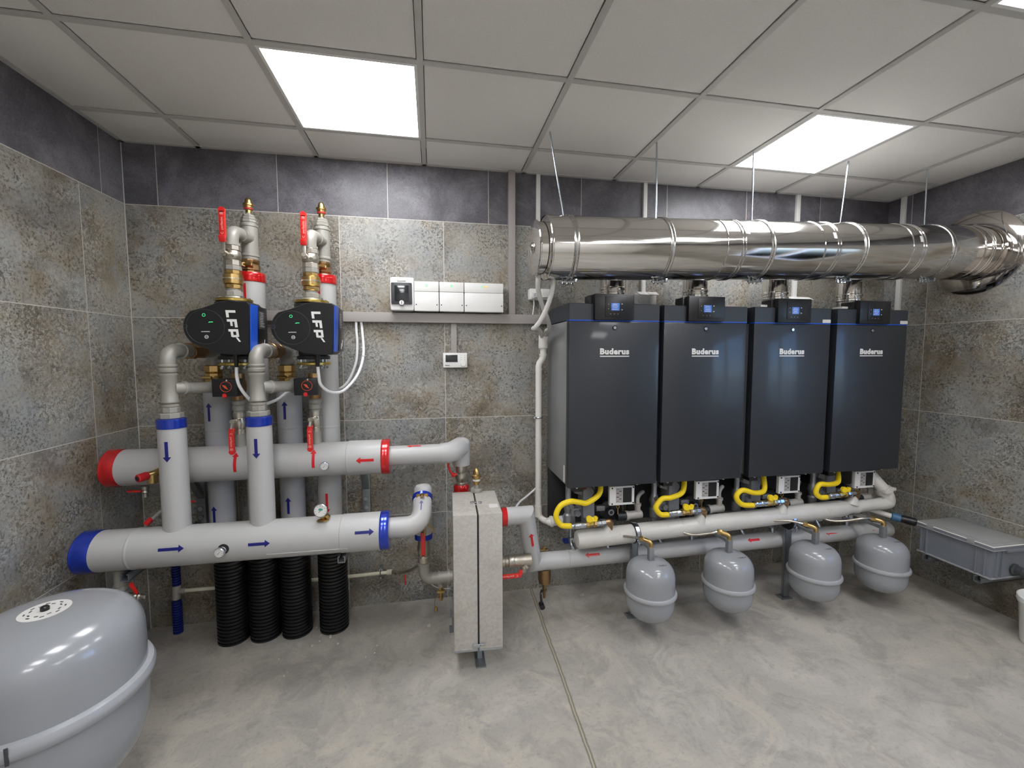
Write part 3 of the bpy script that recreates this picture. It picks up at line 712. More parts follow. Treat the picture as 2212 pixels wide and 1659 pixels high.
fs = [list(range(n)), list(range(2 * n, 3 * n))[::-1]] + [[j * n + i, j * n + (i + 1) % n, (j + 1) * n + (i + 1) % n, (j + 1) * n + i] for j in range(2) for i in range(n)]
part('control_head', mb.add(vs, fs), 'black', t, sharp=50)
part('display_ring', MB().torus((hc.x, hyf - .0005, hc.z), (0, 1, 0), .076, .0009, 48, 6), 'dkgrey', t)
part('notch_ring', MB().torus((hc.x - .079, hyf - .0005, hc.z + .002), (0, 1, 0), .008, .0009, 20, 6), 'dkgrey', t)
part('status_light', MB().torus((hc.x - .004, hyf - .0008, hc.z + .052), (0, 1, 0), .006, .001, 20, 6).box((hc.x + .024, hyf - .0008, hc.z + .022), (.014, .0012, .003)).box((hc.x + .016, hyf - .0008, hc.z + .020), (.006, .0012, .002)), 'led', t, 'green status lights')
part('button', MB().torus((hc.x + .003, hyf - .0008, hc.z - .044), (0, 1, 0), .007, .0012, 20, 6).box((hc.x + .003, hyf - .0008, hc.z - .044), (.007, .0012, .003)), 'label', t)
part('maker_name', MB().box((hc.x, hyf - .0008, hc.z - .021), (.034, .0012, .0028)).box((hc.x + .0045, hyf - .0008, hc.z - .0205), (.022, .0012, .0034)), 'label', t)
# big letters reading downwards
def blocks(rects, fn, d0, d1):
    mb = MB()
    for pl in rects: mb.ext(pl, fn, d0, d1)
    return mb
def rc(a0, a1, b0, b1): return [(a0, b0), (a1, b0), (a1, b1), (a0, b1)]
# letter coordinates: s runs down, h runs right (top of letters to the right)
letters = [rc(0, .011, 0, .040), rc(.011, .032, 0, .011),                                          # L
           rc(.040, .051, 0, .040), rc(.051, .076, .029, .040), rc(.051, .070, .012, .021),         # F
           rc(.084, .095, 0, .040), rc(.095, .118, .030, .040), rc(.110, .120, .012, .034), rc(.095, .118, .008, .018),  # P
           [(.122, .026), (.140, .036), (.140, .044), (.122, .034)]]
lx, lz_ = -.872, 1.757
part('lettering', blocks(letters, lambda s_, h_, d: Vector((lx + h_ + s_ * .10, hyf - .0004 - d, lz_ - s_)), 0, .0008), 'white', t)
part('side_stripe', MB().add([(-.778, hyf + .007, 1.572), (-.7765, -.480, 1.572), (-.7665, -.480, 1.786), (-.768, hyf + .007, 1.786)], [[0, 1, 2, 3]]).ext([(hyf + .006, 1.572), (-.480, 1.572), (-.480, 1.786), (hyf + .006, 1.786)], lambda a, b, d: Vector((-.7785 + .01 * (b - 1.572) / .214 + d + .0, a, b)), -.004, .003), 'bluep', t, 'blue side stripe')
part('rear_cover', MB().box((-.812, -.415, 1.68), (.085, .125, .215), .012), 'black', t)
part('type_plate', MB().ext([(-.468, 1.68), (-.40, 1.68), (-.40, 1.765), (-.468, 1.765)], lambda a, b, d: Vector((-.7688 + d, a, b)), -.001, .0015), 'dkgrey', t)
mb = MB()
for i in range(9):
    mb.box((-.7665, -.434 + random.uniform(-.006, .006), 1.756 - i * .008), (.0012, random.uniform(.03, .05), .0022))
mb.box((-.7665, -.415, 1.615), (.0012, .003, .035), 0, Matrix.Rotation(radians(-22), 3, 'X')).box((-.7665, -.44, 1.60), (.0012, .003, .03), 0, Matrix.Rotation(radians(-22), 3, 'X'))
part('plate_print', mb, 'label', t)
part('cable_gland', MB().cyl((-.872, -.47, 1.562), (-.872, -.47, 1.50), .013, r2=.008), 'black', t)
for z in (1.505, 1.815):
    mb = MB().lathe((cx, cy, z), (0, 0, 1), [(.074, 0), (.081, .003), (.081, .013), (.078, .016)], 44)
    part('flange', mb, 'yzinc', t, 'yellow-zinc flange')
    for a in (35, 145, 215, 325):
        px, py = cx + .062 * cos(radians(a)), cy + .062 * sin(radians(a))
        if z < 1.6: part('bolt', MB().cyl((px, py, 1.488), (px, py, 1.54), .007, 8).hexn((px, py, 1.488), (px, py, 1.50), .011), 'zinc', t)
        else: part('bolt', MB().cyl((px, py, 1.79), (px, py, 1.838), .006, 8).hexn((px, py, 1.831), (px, py, 1.84), .011), 'zinc', t)
t = circ('pipe_union', 'brass union with grey hexagon base directly on the left pump', 'brass union with grey hexagon base directly on the right pump', 'pipe fitting', (cx, cy, 1.831), 'brass unions above pumps')
part('grey_nut', MB().lathe((cx, cy, 1.831), (0, 0, 1), [(.045, 0), (.04, .012)], 28).hexn((cx, cy, 1.843), (cx, cy, 1.868), .040, 8).cyl((cx, cy, 1.868), (cx, cy, 1.882), .030), 'fit', t)
mb = MB().hexn((cx, cy, 1.880), (cx, cy, 1.902), .037, 8).cyl((cx, cy, 1.902), (cx, cy, 1.950), .0425, 36, ch=.003).hexn((cx, cy, 1.950), (cx, cy, 1.97), .037, 8)
part('union_nut', mb, 'brass', t)
mb = MB()
for i in range(36):
    a = 2 * pi * i / 36; mb.box((cx + .043 * cos(a), cy + .043 * sin(a), 1.927), (.004, .004, .008), 0, Matrix.Rotation(a, 3, 'Z') @ Matrix.Rotation(.5, 3, 'X'))
part('knurling', mb, 'nickel', t)
part('grey_nipple', MB().hexn((cx, cy, 1.968), (cx, cy, 1.992), .038, 8), 'fit', t)
t = circ('ball_valve', 'nickel ball valve with red lever standing up above the left pump', 'nickel ball valve with red lever standing up above the right pump', 'valve', (cx, cy, 1.99), 'ball valves above the pumps')
part('valve_body', MB().hexn((cx, cy, 1.99), (cx, cy, 2.018), .038, 8).lathe((cx, cy, 2.018), (0, 0, 1), [(.034, 0), (.036, .003), (.041, .02), (.036, .042), (.033, .045)], 28).hexn((cx, cy, 2.062), (cx, cy, 2.088), .039, 8), 'nickel', t)
part('lever_plate', MB().box((cx - .012, cy - .062, 2.062), (.018, .004, .07), .001).cyl((cx - .012, cy - .03, 2.045), (cx - .012, cy - .072, 2.045), .011, 12).cyl((cx + .016, cy - .04, 2.035), (cx + .016, cy - .055, 2.03), .008, 8), 'nickel', t)
mb = MB().box((cx - .012, cy - .066, 2.105), (.029, .013, .03), .004, Matrix.Rotation(radians(12), 3, 'X')).box((cx - .010, cy - .062, 2.175), (.029, .014, .125), .006).cyl((cx - .010, cy - .069, 2.237), (cx - .010, cy - .055, 2.237), .0145, 16)
part('lever_handle', mb, 'redh', t, 'red lever handle')
mb = text_mb('C  perfexim', lambda a, b, d: Vector((cx - .006 - b, cy - .0692 - d, 2.125 + a)), .014, .078, .0002, .0005)
mb.box((cx - .010, cy - .0694, 2.216), (.012, .0006, .0015)).box((cx - .010, cy - .0694, 2.226), (.012, .0006, .0015)).box((cx - .0155, cy - .0694, 2.221), (.0015, .0006, .010)).box((cx - .0045, cy - .0694, 2.221), (.0015, .0006, .010)).box((cx - .010, cy - .0694, 2.221), (.005, .0006, .005))
part('lever_print', mb, 'leverp', t)
# elbow and tee to the tall riser
rx = -.90
t = circ('supply_tee', 'grey elbow and thick tee with stepped top above the left pump', 'grey elbow and thick tee with stepped top above the right pump', 'pipe fitting', (rx, -.18, 2.055), 'grey tees above the pumps')
mb = MB().lathe((rx, -.18, 2.055), (0, 0, 1), [(.038, 0), (.038, .012), (.042, .015), (.042, .024), (.0385, .028), (.0385, .165), (.042, .169), (.042, .178), (.036, .182), (.036, .187)], 32)
mb.hexn((rx, -.18, 2.242), (rx, -.18, 2.258), .040, 8).hexn((rx, -.18, 2.258), (rx, -.18, 2.272), .036, 8).hexn((rx, -.18, 2.272), (rx, -.18, 2.284), .03, 8).cyl((rx, -.18, 2.284), (rx, -.18, 2.298), .013)
part('tee', mb, 'fit', t)
mb = MB().tube([(cx, cy, 2.085), (cx, cy, 2.12), (cx + .001, cy + .006, 2.142), (cx + .004, cy + .025, 2.158), (cx + .008, cy + .055, 2.162), (rx, -.20, 2.162)], .031, 24)
mb.lathe((cx, cy, 2.088), (0, 0, 1), [(.036, 0), (.036, .012)], 24).lathe((cx + .012, cy + .075, 2.162), (.12, 1, 0), [(.035, 0), (.035, .012)], 24)
part('elbow', mb, 'fit', t)
t = circ('strainer_coupling', 'bronze threaded coupling on the red collar behind left pump', 'bronze threaded coupling on the red collar behind right pump', 'pipe fitting', (rx, -.18, 1.983), 'bronze couplings on collars')
part('coupling', MB().lathe((rx, -.18, 1.981), (0, 0, 1), [(.044, 0), (.044, .012), (.040, .016), (.043, .02), (.043, .045), (.038, .05), (.041, .055), (.041, .072), (.036, .076)], 10), 'bronze', t)
part('side_plug', MB().cyl((rx - .02, -.22, 2.02), (rx - .008, -.245, 2.02), .011, 10).cyl((rx - .03, -.236, 2.02), (rx + .02, -.238, 2.02), .010, 12).hexn((rx + .02, -.238, 2.02), (rx + .03, -.238, 2.02), .011), 'brass', t)
t = circ('air_vent', 'small brass automatic air vent topping the left tee', 'small brass automatic air vent topping the right tee', 'air vent', (rx, -.18, 2.296), 'brass air vents')
part('vent_body', MB().lathe((rx, -.18, 2.294), (0, 0, 1), [(.014, 0), (.014, .014), (.018, .016), (.021, .022), (.021, .035), (.026, .038), (.026, .046), (.018, .05), (.0165, .062), (.0145, .070), (.009, .077), (0, .080)], 24), 'brass', t)
part('band', MB().lathe((rx, -.18, 2.311), (0, 0, 1), [(.0195, 0), (.0215, .002), (.0215, .007), (.0195, .009)], 24), 'redcap', t)
# copies for the second circuit
for o, l2 in circuit: copy_tree(o, (.357, 0, 0), l2)

# power cables of the pumps
t = part('power_cable', MB().tube([(-.872, -.47, 1.51), (-.872, -.47, 1.45), (-.858, -.47, 1.40), (-.825, -.45, 1.34), (-.79, -.42, 1.315), (-.75, -.33, 1.33), (-.70, -.27, 1.37), (-.64, -.20, 1.36), (-.58, -.10, 1.34), (-.47, -.075, 1.38), (-.41, -.06, 1.50), (-.40, -.04, 1.62), (-.405, -.03, 1.70), (-.405, -.028, 1.755)], .0075, 10), 'cable')
tag(t, 'white cable hanging from the left pump', 'cable')
t = part('power_cable', MB().torus((-.366, -.08, 1.60), (0, 0, 1), .009, .0025, 16, 6).torus((-.352, -.13, 1.55), (0, .2, 1), .009, .0025, 16, 6).tube([(-.515, -.47, 1.51), (-.512, -.47, 1.46), (-.505, -.46, 1.41), (-.47, -.42, 1.372), (-.42, -.36, 1.375), (-.37, -.24, 1.45), (-.355, -.12, 1.56), (-.372, -.03, 1.70), (-.378, -.028, 1.755)], .0075, 10), 'cable')
tag(t, 'white cable looping up from the right pump to the trunking', 'cable')

# ================================================================== WALL: TRUNKING AND BOXES
t = thing('cable_trunking', 'long horizontal grey cable trunking across the tiled wall', 'trunking', (0, -.001, 1.748))
part('channel', MB().bx(-.90, .755, -.04, 0, 1.750, 1.808, .003), 'trunk', t)
t = tag(part('cable_trunking', MB().bx(.504, .545, -.04, 0, 1.808, H - .003, .002), 'trunk'), 'wide vertical grey trunking from ceiling to horizontal trunking', 'trunking')
tag(part('cable_trunking', MB().bx(.146, .181, -.022, 0, 1.566, 1.750, .002), 'trunk'), 'short vertical trunking above the white thermostat', 'trunking')
for x0, x1, z0, lb in ((.683, .708, 1.975, 'narrow white vertical trunking behind the flue end'), (1.405, 1.43, 1.97, 'narrow white vertical trunking behind the second hanger rod'), (2.568, 2.598, 1.95, 'narrow white vertical trunking behind the flue, right part')):
    tag(part('cable_trunking', MB().bx(x0, x1, -.018, 0, z0, H - .003, .001), 'white'), lb, 'trunking', 'narrow white trunking strips')
tag(part('cable_trunking', MB().bx(XR - .018, XR, -.125, -.095, 1.55, H - .003, .001), 'white'), 'narrow white trunking strip on the right wall beside the corner', 'trunking', 'narrow white trunking strips')
# breaker box
t = thing('breaker_box', 'white breaker box with smoked window and round lock', 'electrical box', (-.136, 0, 1.82))
part('housing', MB().bx(-.205, -.068, -.09, 0, 1.815, 2.008, .014), 'white', t)
part('smoked_window_frame', MB().bx(-.198, -.08, -.10, -.085, 1.850, 1.975, .008), 'dkgrey', t)
part('window', MB().bx(-.178, -.098, -.105, -.098, 1.868, 1.958, .006), 'dkglass', t)
part('label_recess', MB().bx(-.165, -.115, -.094, -.089, 1.983, 1.995, .004), 'label', t)
part('lock', MB().lathe((-.139, -.099, 1.858), (0, -1, 0), [(.014, 0), (.014, .006), (.012, .008)], 24), 'white', t)
part('lock_ring', MB().torus((-.139, -.102, 1.858), (0, 1, 0), .0145, .002, 28, 6).box((-.139, -.108, 1.858), (.003, .002, .018)), 'black', t)
mb = MB()
for x in (-.186, -.092):
    for z in (1.862, 1.965): mb.cyl((x, -.099, z), (x, -.1015, z), .004, 12)
part('screw', mb, 'black', t)
def module(x0, x1, label, led2=False):
    t = thing('control_module', label, 'electrical box', ((x0 + x1) / 2, 0, 1.815), 'white control modules on wall')
    part('housing', MB().bx(x0, x1, -.082, 0, 1.815, 1.928, .004).bx(x0, x1, -.08, 0, 1.930, 1.988, .004), 'white', t)
    mb = MB()
    for x in (x0 + .011, x1 - .011): mb.cyl((x, -.081, 1.852), (x, -.084, 1.852), .0035, 12)
    part('screw', mb, 'black', t)
    xm = (x0 + x1) / 2 + (-.01 if led2 else 0)
    part('status_light', MB().torus((xm, -.081, 1.965), (0, 1, 0), .006, .0012, 20, 6), 'led', t, 'green ring light')
    if led2: part('warning_light', MB().box((xm + .022, -.081, 1.965), (.022, .002, .007), .001), mat('orange_light', (240, 170, 90), .4, emit=((250, 190, 120), .6)), t, 'orange light')
module(-.068, .074, 'white control module directly right of the breaker box'); module(.078, .222, 'white control module, middle of the three'); module(.226, .462, 'widest white control module with an orange light', True)
t = thing('thermostat', 'white wall thermostat with dark display and rotary knob', 'thermostat', (.17, 0, 1.475))
part('housing', MB().bx(.096, .243, -.03, 0, 1.478, 1.568, .004), 'white', t)
part('display', MB().bx(.111, .184, -.032, -.029, 1.512, 1.556, .001), 'dkglass', t)
part('knob', MB().lathe((.218, -.03, 1.500), (0, -1, 0), [(.016, 0), (.016, .006), (.014, .009)], 28), 'white', t)
mb = MB()
for i in range(3):
    for x in (.205, .228): mb.box((x, -.0305, 1.553 - i * .013), (.006, .001, .0012))
part('button', mb, 'dkgrey', t)
part('lettering', text_mb('Buderus', lambda a, b, d: Vector((.110 + a, -.0304 - d, 1.489 + b)), .010, .026, .0002), 'dkgrey', t)
def socket(x0, x1, z0, z1, label, open_=False):
    t = thing('power_socket', label, 'socket', ((x0 + x1) / 2, 0, z0), 'white double sockets above boilers')
    part('housing', MB().bx(x0, x1, -.055, 0, z0, z1, .006), 'white', t)
    w = (x1 - x0 - .02) / 2
    for i in range(2):
        a = x0 + .008 + i * (w + .004)
        part('flap', MB().box((a + w / 2, -.066 - (.02 if open_ else 0), z1 - (.004 if open_ else .03)), (w, .006, .05), .002, Matrix.Rotation(radians(-62 if open_ else -6), 3, 'X')), 'white', t)
        part('insert', MB().cyl((a + w / 2, -.055, (z0 + z1) / 2 - .008), (a + w / 2, -.06, (z0 + z1) / 2 - .008), .018, 20), 'label', t)
    return t
t = socket(.632, .765, 1.90, 1.968, 'white socket box behind the grey hoses')
part('plug_cable', MB().cyl((.655, -.07, 1.94), (.655, -.06, 1.91), .012).tube([(.66, -.045, 1.905), (.664, -.04, 1.87), (.660, -.035, 1.83), (.658, -.03, 1.80)], .004, 8), 'cable', t)
socket(1.335, 1.49, 1.885, 1.955, 'white socket box with open flaps above first boiler', True)
socket(2.47, 2.66, 1.90, 1.95, 'white socket box behind the third boiler display', True)

# ================================================================== BLUE CONDUIT AND CREAM PIPE
t = thing('blue_conduit_pipe', 'upright pipe in blue corrugated conduit left of the black sleeves', 'pipe', (-1.395, -.07, 0))
part('lower_conduit', MB().lathe((-1.395, -.07, 0), (0, 0, 1), [(r_ - .054, h_ * .75) for r_, h_ in corr_profile(.078, .27)], 24), 'bluecorr', t)
part('upper_conduit', MB().lathe((-1.39, -.07, .275), (0, 0, 1), [(r_ - .056, h_ * .75) for r_, h_ in corr_profile(.077, .45)], 24), 'bluecorr', t)
part('bare_tee', MB().cyl((-1.395, -.07, .195), (-1.39, -.07, .28), .019).cyl((-1.39, -.07, .238), (-1.35, -.07, .238), .014), 'pp', t)
t = thing('cream_pipe', 'thin cream pipe running low along the wall behind sleeves', 'pipe', (-.8, -.07, .23))
part('pipe', MB().tube([(-1.36, -.07, .238), (-.6, -.07, .231), (-.25, -.07, .236)], .0105, 14, smooth=False), 'cream', t)
part('coupling', MB().tube([(-.255, -.07, .236), (-.225, -.08, .242)], .016, 14, smooth=False), 'cream', t)
part('brass_end', MB().tube([(-.225, -.08, .242), (-.17, -.16, .272), (-.10, -.27, .34), (-.06, -.35, .40)], .010, 12, smooth=False).hexn((-.20, -.12, .255), (-.185, -.14, .262), .015), 'nickel', t)
part('pipe_clamp', MB().torus((-.295, -.07, .235), (1, 0, 0), .014, .004, 24, 8).cyl((-.295, -.07, .256), (-.295, -.07, .27), .005).bx(-.305, -.285, -.06, -.0, .245, .255).cyl((-.295, -.07, .214), (-.295, -.07, .20), .005), 'zinc', t)
part('tap_handle', MB().tube([(-.14, -.22, .29), (-.14, -.23, .26), (-.138, -.23, .235)], .004, 8), 'redh', t)

# ================================================================== STEEL CASE (hydraulic separator)
Rz = Matrix.Rotation(radians(-2.0), 3, 'Z')
bc = Vector((.240, -.525, 0))
t = thing('separator_case', 'tall embossed sheet-metal case with a seam down the middle', 'steel case', (bc.x, bc.y, 0))
def case_half(x0, x1):
    return MB().box(bc + Rz @ Vector(((x0 + x1) / 2, 0, .46)), (x1 - x0, .345, .68), .004, Rz)
part('left_shell', case_half(-.118, -.004), 'galv', t); part('right_shell', case_half(.004, .118), 'galv', t)
part('inner_seam', MB().box(bc + Vector((0, 0, .46)), (.02, .33, .665), 0, Rz), 'gap', t)
mb = MB()
for x in (-.061, .061): mb.box(bc + Rz @ Vector((x, -.1735, .124)), (.113, .002, .009), 0, Rz)
part('bottom_fold', mb, 'zinc', t)
for c, rot in (((-.012, -.178, .148), Rz), ((-.012, .0 - .02, .805), Rz @ Matrix.Rotation(radians(90), 3, 'X'))):
    p = bc + Rz @ Vector(c); k = .8 if c[2] < .5 else .75
    mb = MB().box(p, (.046 * k, .007, .02 * k), .002, rot).box(p + rot @ Vector((.034, 0, .004)), (.026 * k, .005, .016 * k), .002, rot)
    mb.tube([p + rot @ Vector((-.015, -.006, .012)), p + rot @ Vector((.015, -.008, .014)), p + rot @ Vector((.04, -.005, .010))], .002, 6)
    part('toggle_latch', mb, 'zinc', t)
part('sticker', MB().box(bc + Rz @ Vector((.085, -.07, .8008)), (.045, .05, .001), 0, Rz), 'label', t, 'white paper label')
part('foot', MB().bx(.225, .275, -.66, -.50, 0, .006, .002).bx(.237, .262, -.60, -.56, .005, .125, .002), 'strut', t)
part('foot', MB().bx(.105, .15, -.36, -.30, 0, .006, .002).bx(.12, .14, -.36, -.345, .0, .20, .002).bx(.11, .15, -.40, -.34, .115, .13), 'strut', t)
t = thing('air_vent', 'brass air vent standing on top of the steel case', 'air vent', (.262, -.39, .80))
part('vent_body', MB().lathe((.262, -.36, .835), (0, 0, 1), [(.012, 0), (.014, .015), (.02, .022), (.02, .045), (.026, .048), (.026, .058), (.018, .062), (.017, .075), (.012, .088), (.005, .096), (0, .097)], 24), 'brass', t)
part('band', MB().lathe((.262, -.36, .862), (0, 0, 1), [(.0205, 0), (.0212, .001), (.0212, .009), (.0205, .01)], 24), 'label', t)
part('base_nut', MB().hexn((.262, -.36, .80), (.262, -.36, .82), .034, 8).cyl((.262, -.36, .82), (.262, -.36, .838), .014), 'fit', t)

# ================================================================== RIGHT: RETURN HEADER AND MITRED BEND
hy, hz, hR = -.335, .353, .050
t = thing('boiler_return_header', 'long low white insulated pipe with red arrows under the boilers', 'pipe', (1.9, hy, .3))
mb = MB().tube([(.625, hy, hz), (3.1, hy, hz + .004)], hR, 36, smooth=False)
mb.lathe((.80, hy, hz), (1, 0, 0), [(hR, 0), (hR + .002, .002), (hR + .002, .004), (hR, .01)], 36, caps=False)
part('insulation', mb, 'insul', t)
f = onH(hy, hz, hR + .0005)
for a, b in ((.985, .895), (2.06, 1.975), (2.64, 2.555), (2.97, 2.91)): part('arrow_sticker', arrow(f, a, b, radians(38), hR, w=.014, hw=.03), 'redst', t)
part('end_ring', MB().lathe((2.86, hy, hz + .003), (1, 0, 0), [(hR, 0), (hR + .0015, .002), (hR + .0015, .01), (hR, .012)], 36, caps=False), 'insul', t)
t = thing('mitred_bend_pipe', 'white insulated pipe with sharp mitred corners rising to red collar', 'pipe', (.56, -.4, .35))
part('insulation', MB().tube([(.40, -.45, .682), (.523, -.45, .684), (.592, -.345, .353), (.70, hy, hz)], .0475, 36, smooth=False), 'insul', t, sharp=25)
mb = MB()
part('end_band', MB().lathe((.385, -.45, .681), (1, 0, 0), [(.042, 0), (.05, .002), (.05, .03), (.042, .032)], 36), 'redband', t)
p0, p1 = Vector((.568, -.45 - .035, .545)), Vector((.552, -.45 - .035, .625))
d_ = (Vector((.592, -.345, .353)) - Vector((.523, -.45, .684))).normalized()
fr = Vector((0, -1, 0)); fr = (fr - d_ * fr.dot(d_)).normalized(); sd = d_.cross(fr)
ctr = Vector((.523, -.45, .684)) + d_ * .14
fn = lambda s_, a, h=.0012: ctr - d_ * s_ + (fr * cos(a) + sd * sin(a)) * (.0475 + h)
part('arrow_sticker', arrow(fn, -.045, .045, radians(-4), .0475), 'redst', t)
t = thing('outlet_ball_valve', 'nickel ball valve with red lever right of the steel case', 'valve', (.46, -.43, .40))
part('valve_body', MB().lathe((.355, -.43, .42), (1, 0, 0), [(.034, 0), (.034, .02), (.03, .024), (.034, .03), (.034, .05), (.029, .055), (.029, .07), (.035, .075), (.035, .10), (.032, .105), (.036, .12), (.033, .15), (.033, .2)], 24), 'nickel', t)
part('lever_plate', MB().cyl((.505, -.46, .39), (.505, -.485, .385), .012, 12).cyl((.515, -.45, .40), (.53, -.47, .39), .009, 8), 'nickel', t)
part('lever_handle', MB().box((.425, -.487, .365), (.13, .012, .024), .005).box((.487, -.482, .378), (.02, .012, .024), .003), 'redh', t, 'red lever handle')
part('lever_print', text_mb('C  perfexim', lambda a, b, d: Vector((.472 - a, -.4932 - d, .370 - b)), .014, .09, .0002, .0005), 'leverp', t)
t = thing('dirt_separator', 'brass dirt trap with black knob hanging under the mitred pipe', 'filter', (.655, -.33, .12))
part('body', MB().lathe((.66, -.335, .31), (0, 0, -1), [(.036, 0), (.038, .06), (.034, .085), (.012, .10), (.010, .125), (.016, .128), (.016, .134), (.009, .136), (.008, .18)], 24), 'bronze', t)
part('knob', MB().tube([(.64, -.35, .185), (.63, -.37, .17), (.632, -.38, .13)], .007, 8).cyl((.632, -.365, .115), (.632, -.40, .112), .016, 16), 'black', t)
part('top_plug', MB().cyl((.665, -.30, .395), (.665, -.30, .425), .010, 6).box((.665, -.30, .405), (.05, .02, .006), .002), 'brass', t)

# ================================================================== GAS HEADER
gyh = -.40
def gz(x): return .505 + .034 * (x - 1.13)
t = thing('gas_header_pipe', 'long thick off-white painted pipe carrying the yellow-handled valves', 'pipe', (1.9, gyh, .45))
mb = MB().lathe((.825, gyh, gz(.825)), (1, 0, .034), [(0, 0), (.03, .002), (.045, .008), (.052, .022), (.052, .04), (.053, .042), (.053, 1.79), (.052, 1.81), (.046, 1.845), (.041, 1.86), (.041, 1.90), (.044, 1.905), (.044, 1.925), (.0385, 1.93), (.0385, 2.15)], 40)
part('main_pipe', mb, 'header', t)
mb = MB().tube([(2.955, gyh, gz(2.955)), (2.985, gyh, gz(2.985)), (3.005, gyh, .575), (3.0, gyh, .61), (2.985, gyh + .01, .65)], .040, 28)
mb.tube([(2.99, gyh + .005, .635), (2.975, gyh + .015, .665)], .046, 28, smooth=False).tube([(2.978, gyh + .01, .66), (2.90, gyh + .08, .785)], .036, 28, smooth=False)
part('right_elbow', mb, 'header', t)
mb = MB(); 
for x in (2.96, 2.975): mb.box((x, gyh + .0, .655), (.05, .02, .02), .004, Matrix.Rotation(radians(30), 3, 'Y'))
part('joint_lug', MB().box((2.955, gyh - .03, .655), (.05, .03, .022), .004).box((3.0, gyh - .02, .67), (.05, .03, .02), .004), 'header', t)
BXC = [1.025, 1.583, 2.163, 2.741]
vt = thing('gas_valve', 'yellow-handled brass gas valve on header, below the first boiler', 'valve', (.91, -.43, .58), 'yellow-handled gas valves')
vz = .592; vy = -.432; x0 = .787
part('zinc_fitting', MB().lathe((x0, vy, vz), (1, 0, .03), [(.012, 0), (.017, .002), (.017, .012), (.013, .016), (.018, .022), (.019, .05), (.017, .052), (.0185, .056), (.0185, .085), (.015, .088)], 16), 'zinc', vt)
part('valve_body', MB().lathe((x0 + .086, vy, vz + .003), (1, 0, .03), [(.02, 0), (.022, .003), (.022, .016), (.017, .02), (.018, .028), (.020, .036), (.017, .045), (.022, .05), (.022, .062), (.019, .064)], 8), 'brass', vt)
part('outlet_fitting', MB().lathe((x0 + .148, vy, vz + .005), (1, 0, .03), [(.018, 0), (.019, .002), (.019, .028), (.023, .03), (.023, .048), (.019, .05), (.019, .06)], 8), 'zinc', vt)
part('elbow', MB().tube([(x0 + .205, vy, vz + .007), (x0 + .228, vy, vz + .007), (x0 + .238, vy + .006, vz), (x0 + .24, vy + .014, vz - .02), (x0 + .24, vy + .02, vz - .045)], .019, 16), 'bronze', vt)
part('weld_saddle', MB().lathe((x0 + .235, vy + .018, vz - .012), (-.25, .1, -1), [(.016, 0), (.02, .012), (.032, .04), (.044, .06)], 20), 'header', vt)
mb = MB().cyl((x0 + .115, vy - .005, vz + .015), (x0 + .115, vy - .012, vz + .034), .016, 20).box((x0 + .115, vy - .022, vz + .038), (.062, .012, .026), .006, Matrix.Rotation(radians(-25), 3, 'X')).cyl((x0 + .10, vy - .016, vz + .042), (x0 + .10, vy - .030, vz + .044), .018, 20).cyl((x0 + .137, vy - .018, vz + .045), (x0 + .137, vy - .028, vz + .046), .012, 16)
part('handle', mb, 'yellowp', vt, 'yellow plastic handle')
gl = ['second', 'third', 'fourth']
vx = [.787, 1.385, 1.955, 2.487]
for i in (1, 2, 3): copy_tree(vt, (vx[i] - vx[0], 0, gz(vx[i]) - gz(vx[0]) + (.008 if i else 0)), 'yellow-handled brass gas valve on header, below the %s boiler' % gl[i - 1])
hoses = [[(.996, -.33, .825), (.995, -.35, .79), (.972, -.38, .745), (.891, -.41, .712), (.84, -.42, .722), (.781, -.43, .734), (.725, -.43, .712), (.700, -.43, .655), (.728, -.43, .603), (.787, -.432, .592)],
         [(1.540, -.33, .825), (1.537, -.35, .79), (1.50, -.39, .73), (1.41, -.42, .713), (1.345, -.43, .712), (1.307, -.43, .665), (1.335, -.432, .622), (1.385, -.432, .615)],
         [(2.094, -.33, .825), (2.090, -.35, .79), (2.055, -.40, .712), (1.972, -.42, .706), (1.878, -.43, .732), (1.837, -.43, .695), (1.875, -.432, .645), (1.955, -.432, .633)],
         [(2.655, -.33, .825), (2.650, -.35, .79), (2.60, -.40, .733), (2.509, -.42, .728), (2.43, -.43, .735), (2.405, -.43, .688), (2.435, -.432, .655), (2.487, -.432, .650)]]
for h, lb in zip(hoses, ('first boiler from the left', 'second boiler from the left', 'third boiler from the left', 'rightmost boiler')):
    t = thing('gas_hose', 'thick yellow gas hose curling under the %s' % lb, 'hose', h[0], 'yellow gas hoses')
    part('hose', MB().tube(h, .0155, 18, n=10), 'yellow', t)
    e = Vector(h[-1]); part('end_fitting', MB().hexn(e - Vector((.006, 0, 0)), e + Vector((.012, 0, 0)), .0165), 'nickel', t)
    part('top_nut', MB().hexn((h[0][0], h[0][1], .80), (h[0][0], h[0][1], .83), .015), 'zinc', t)

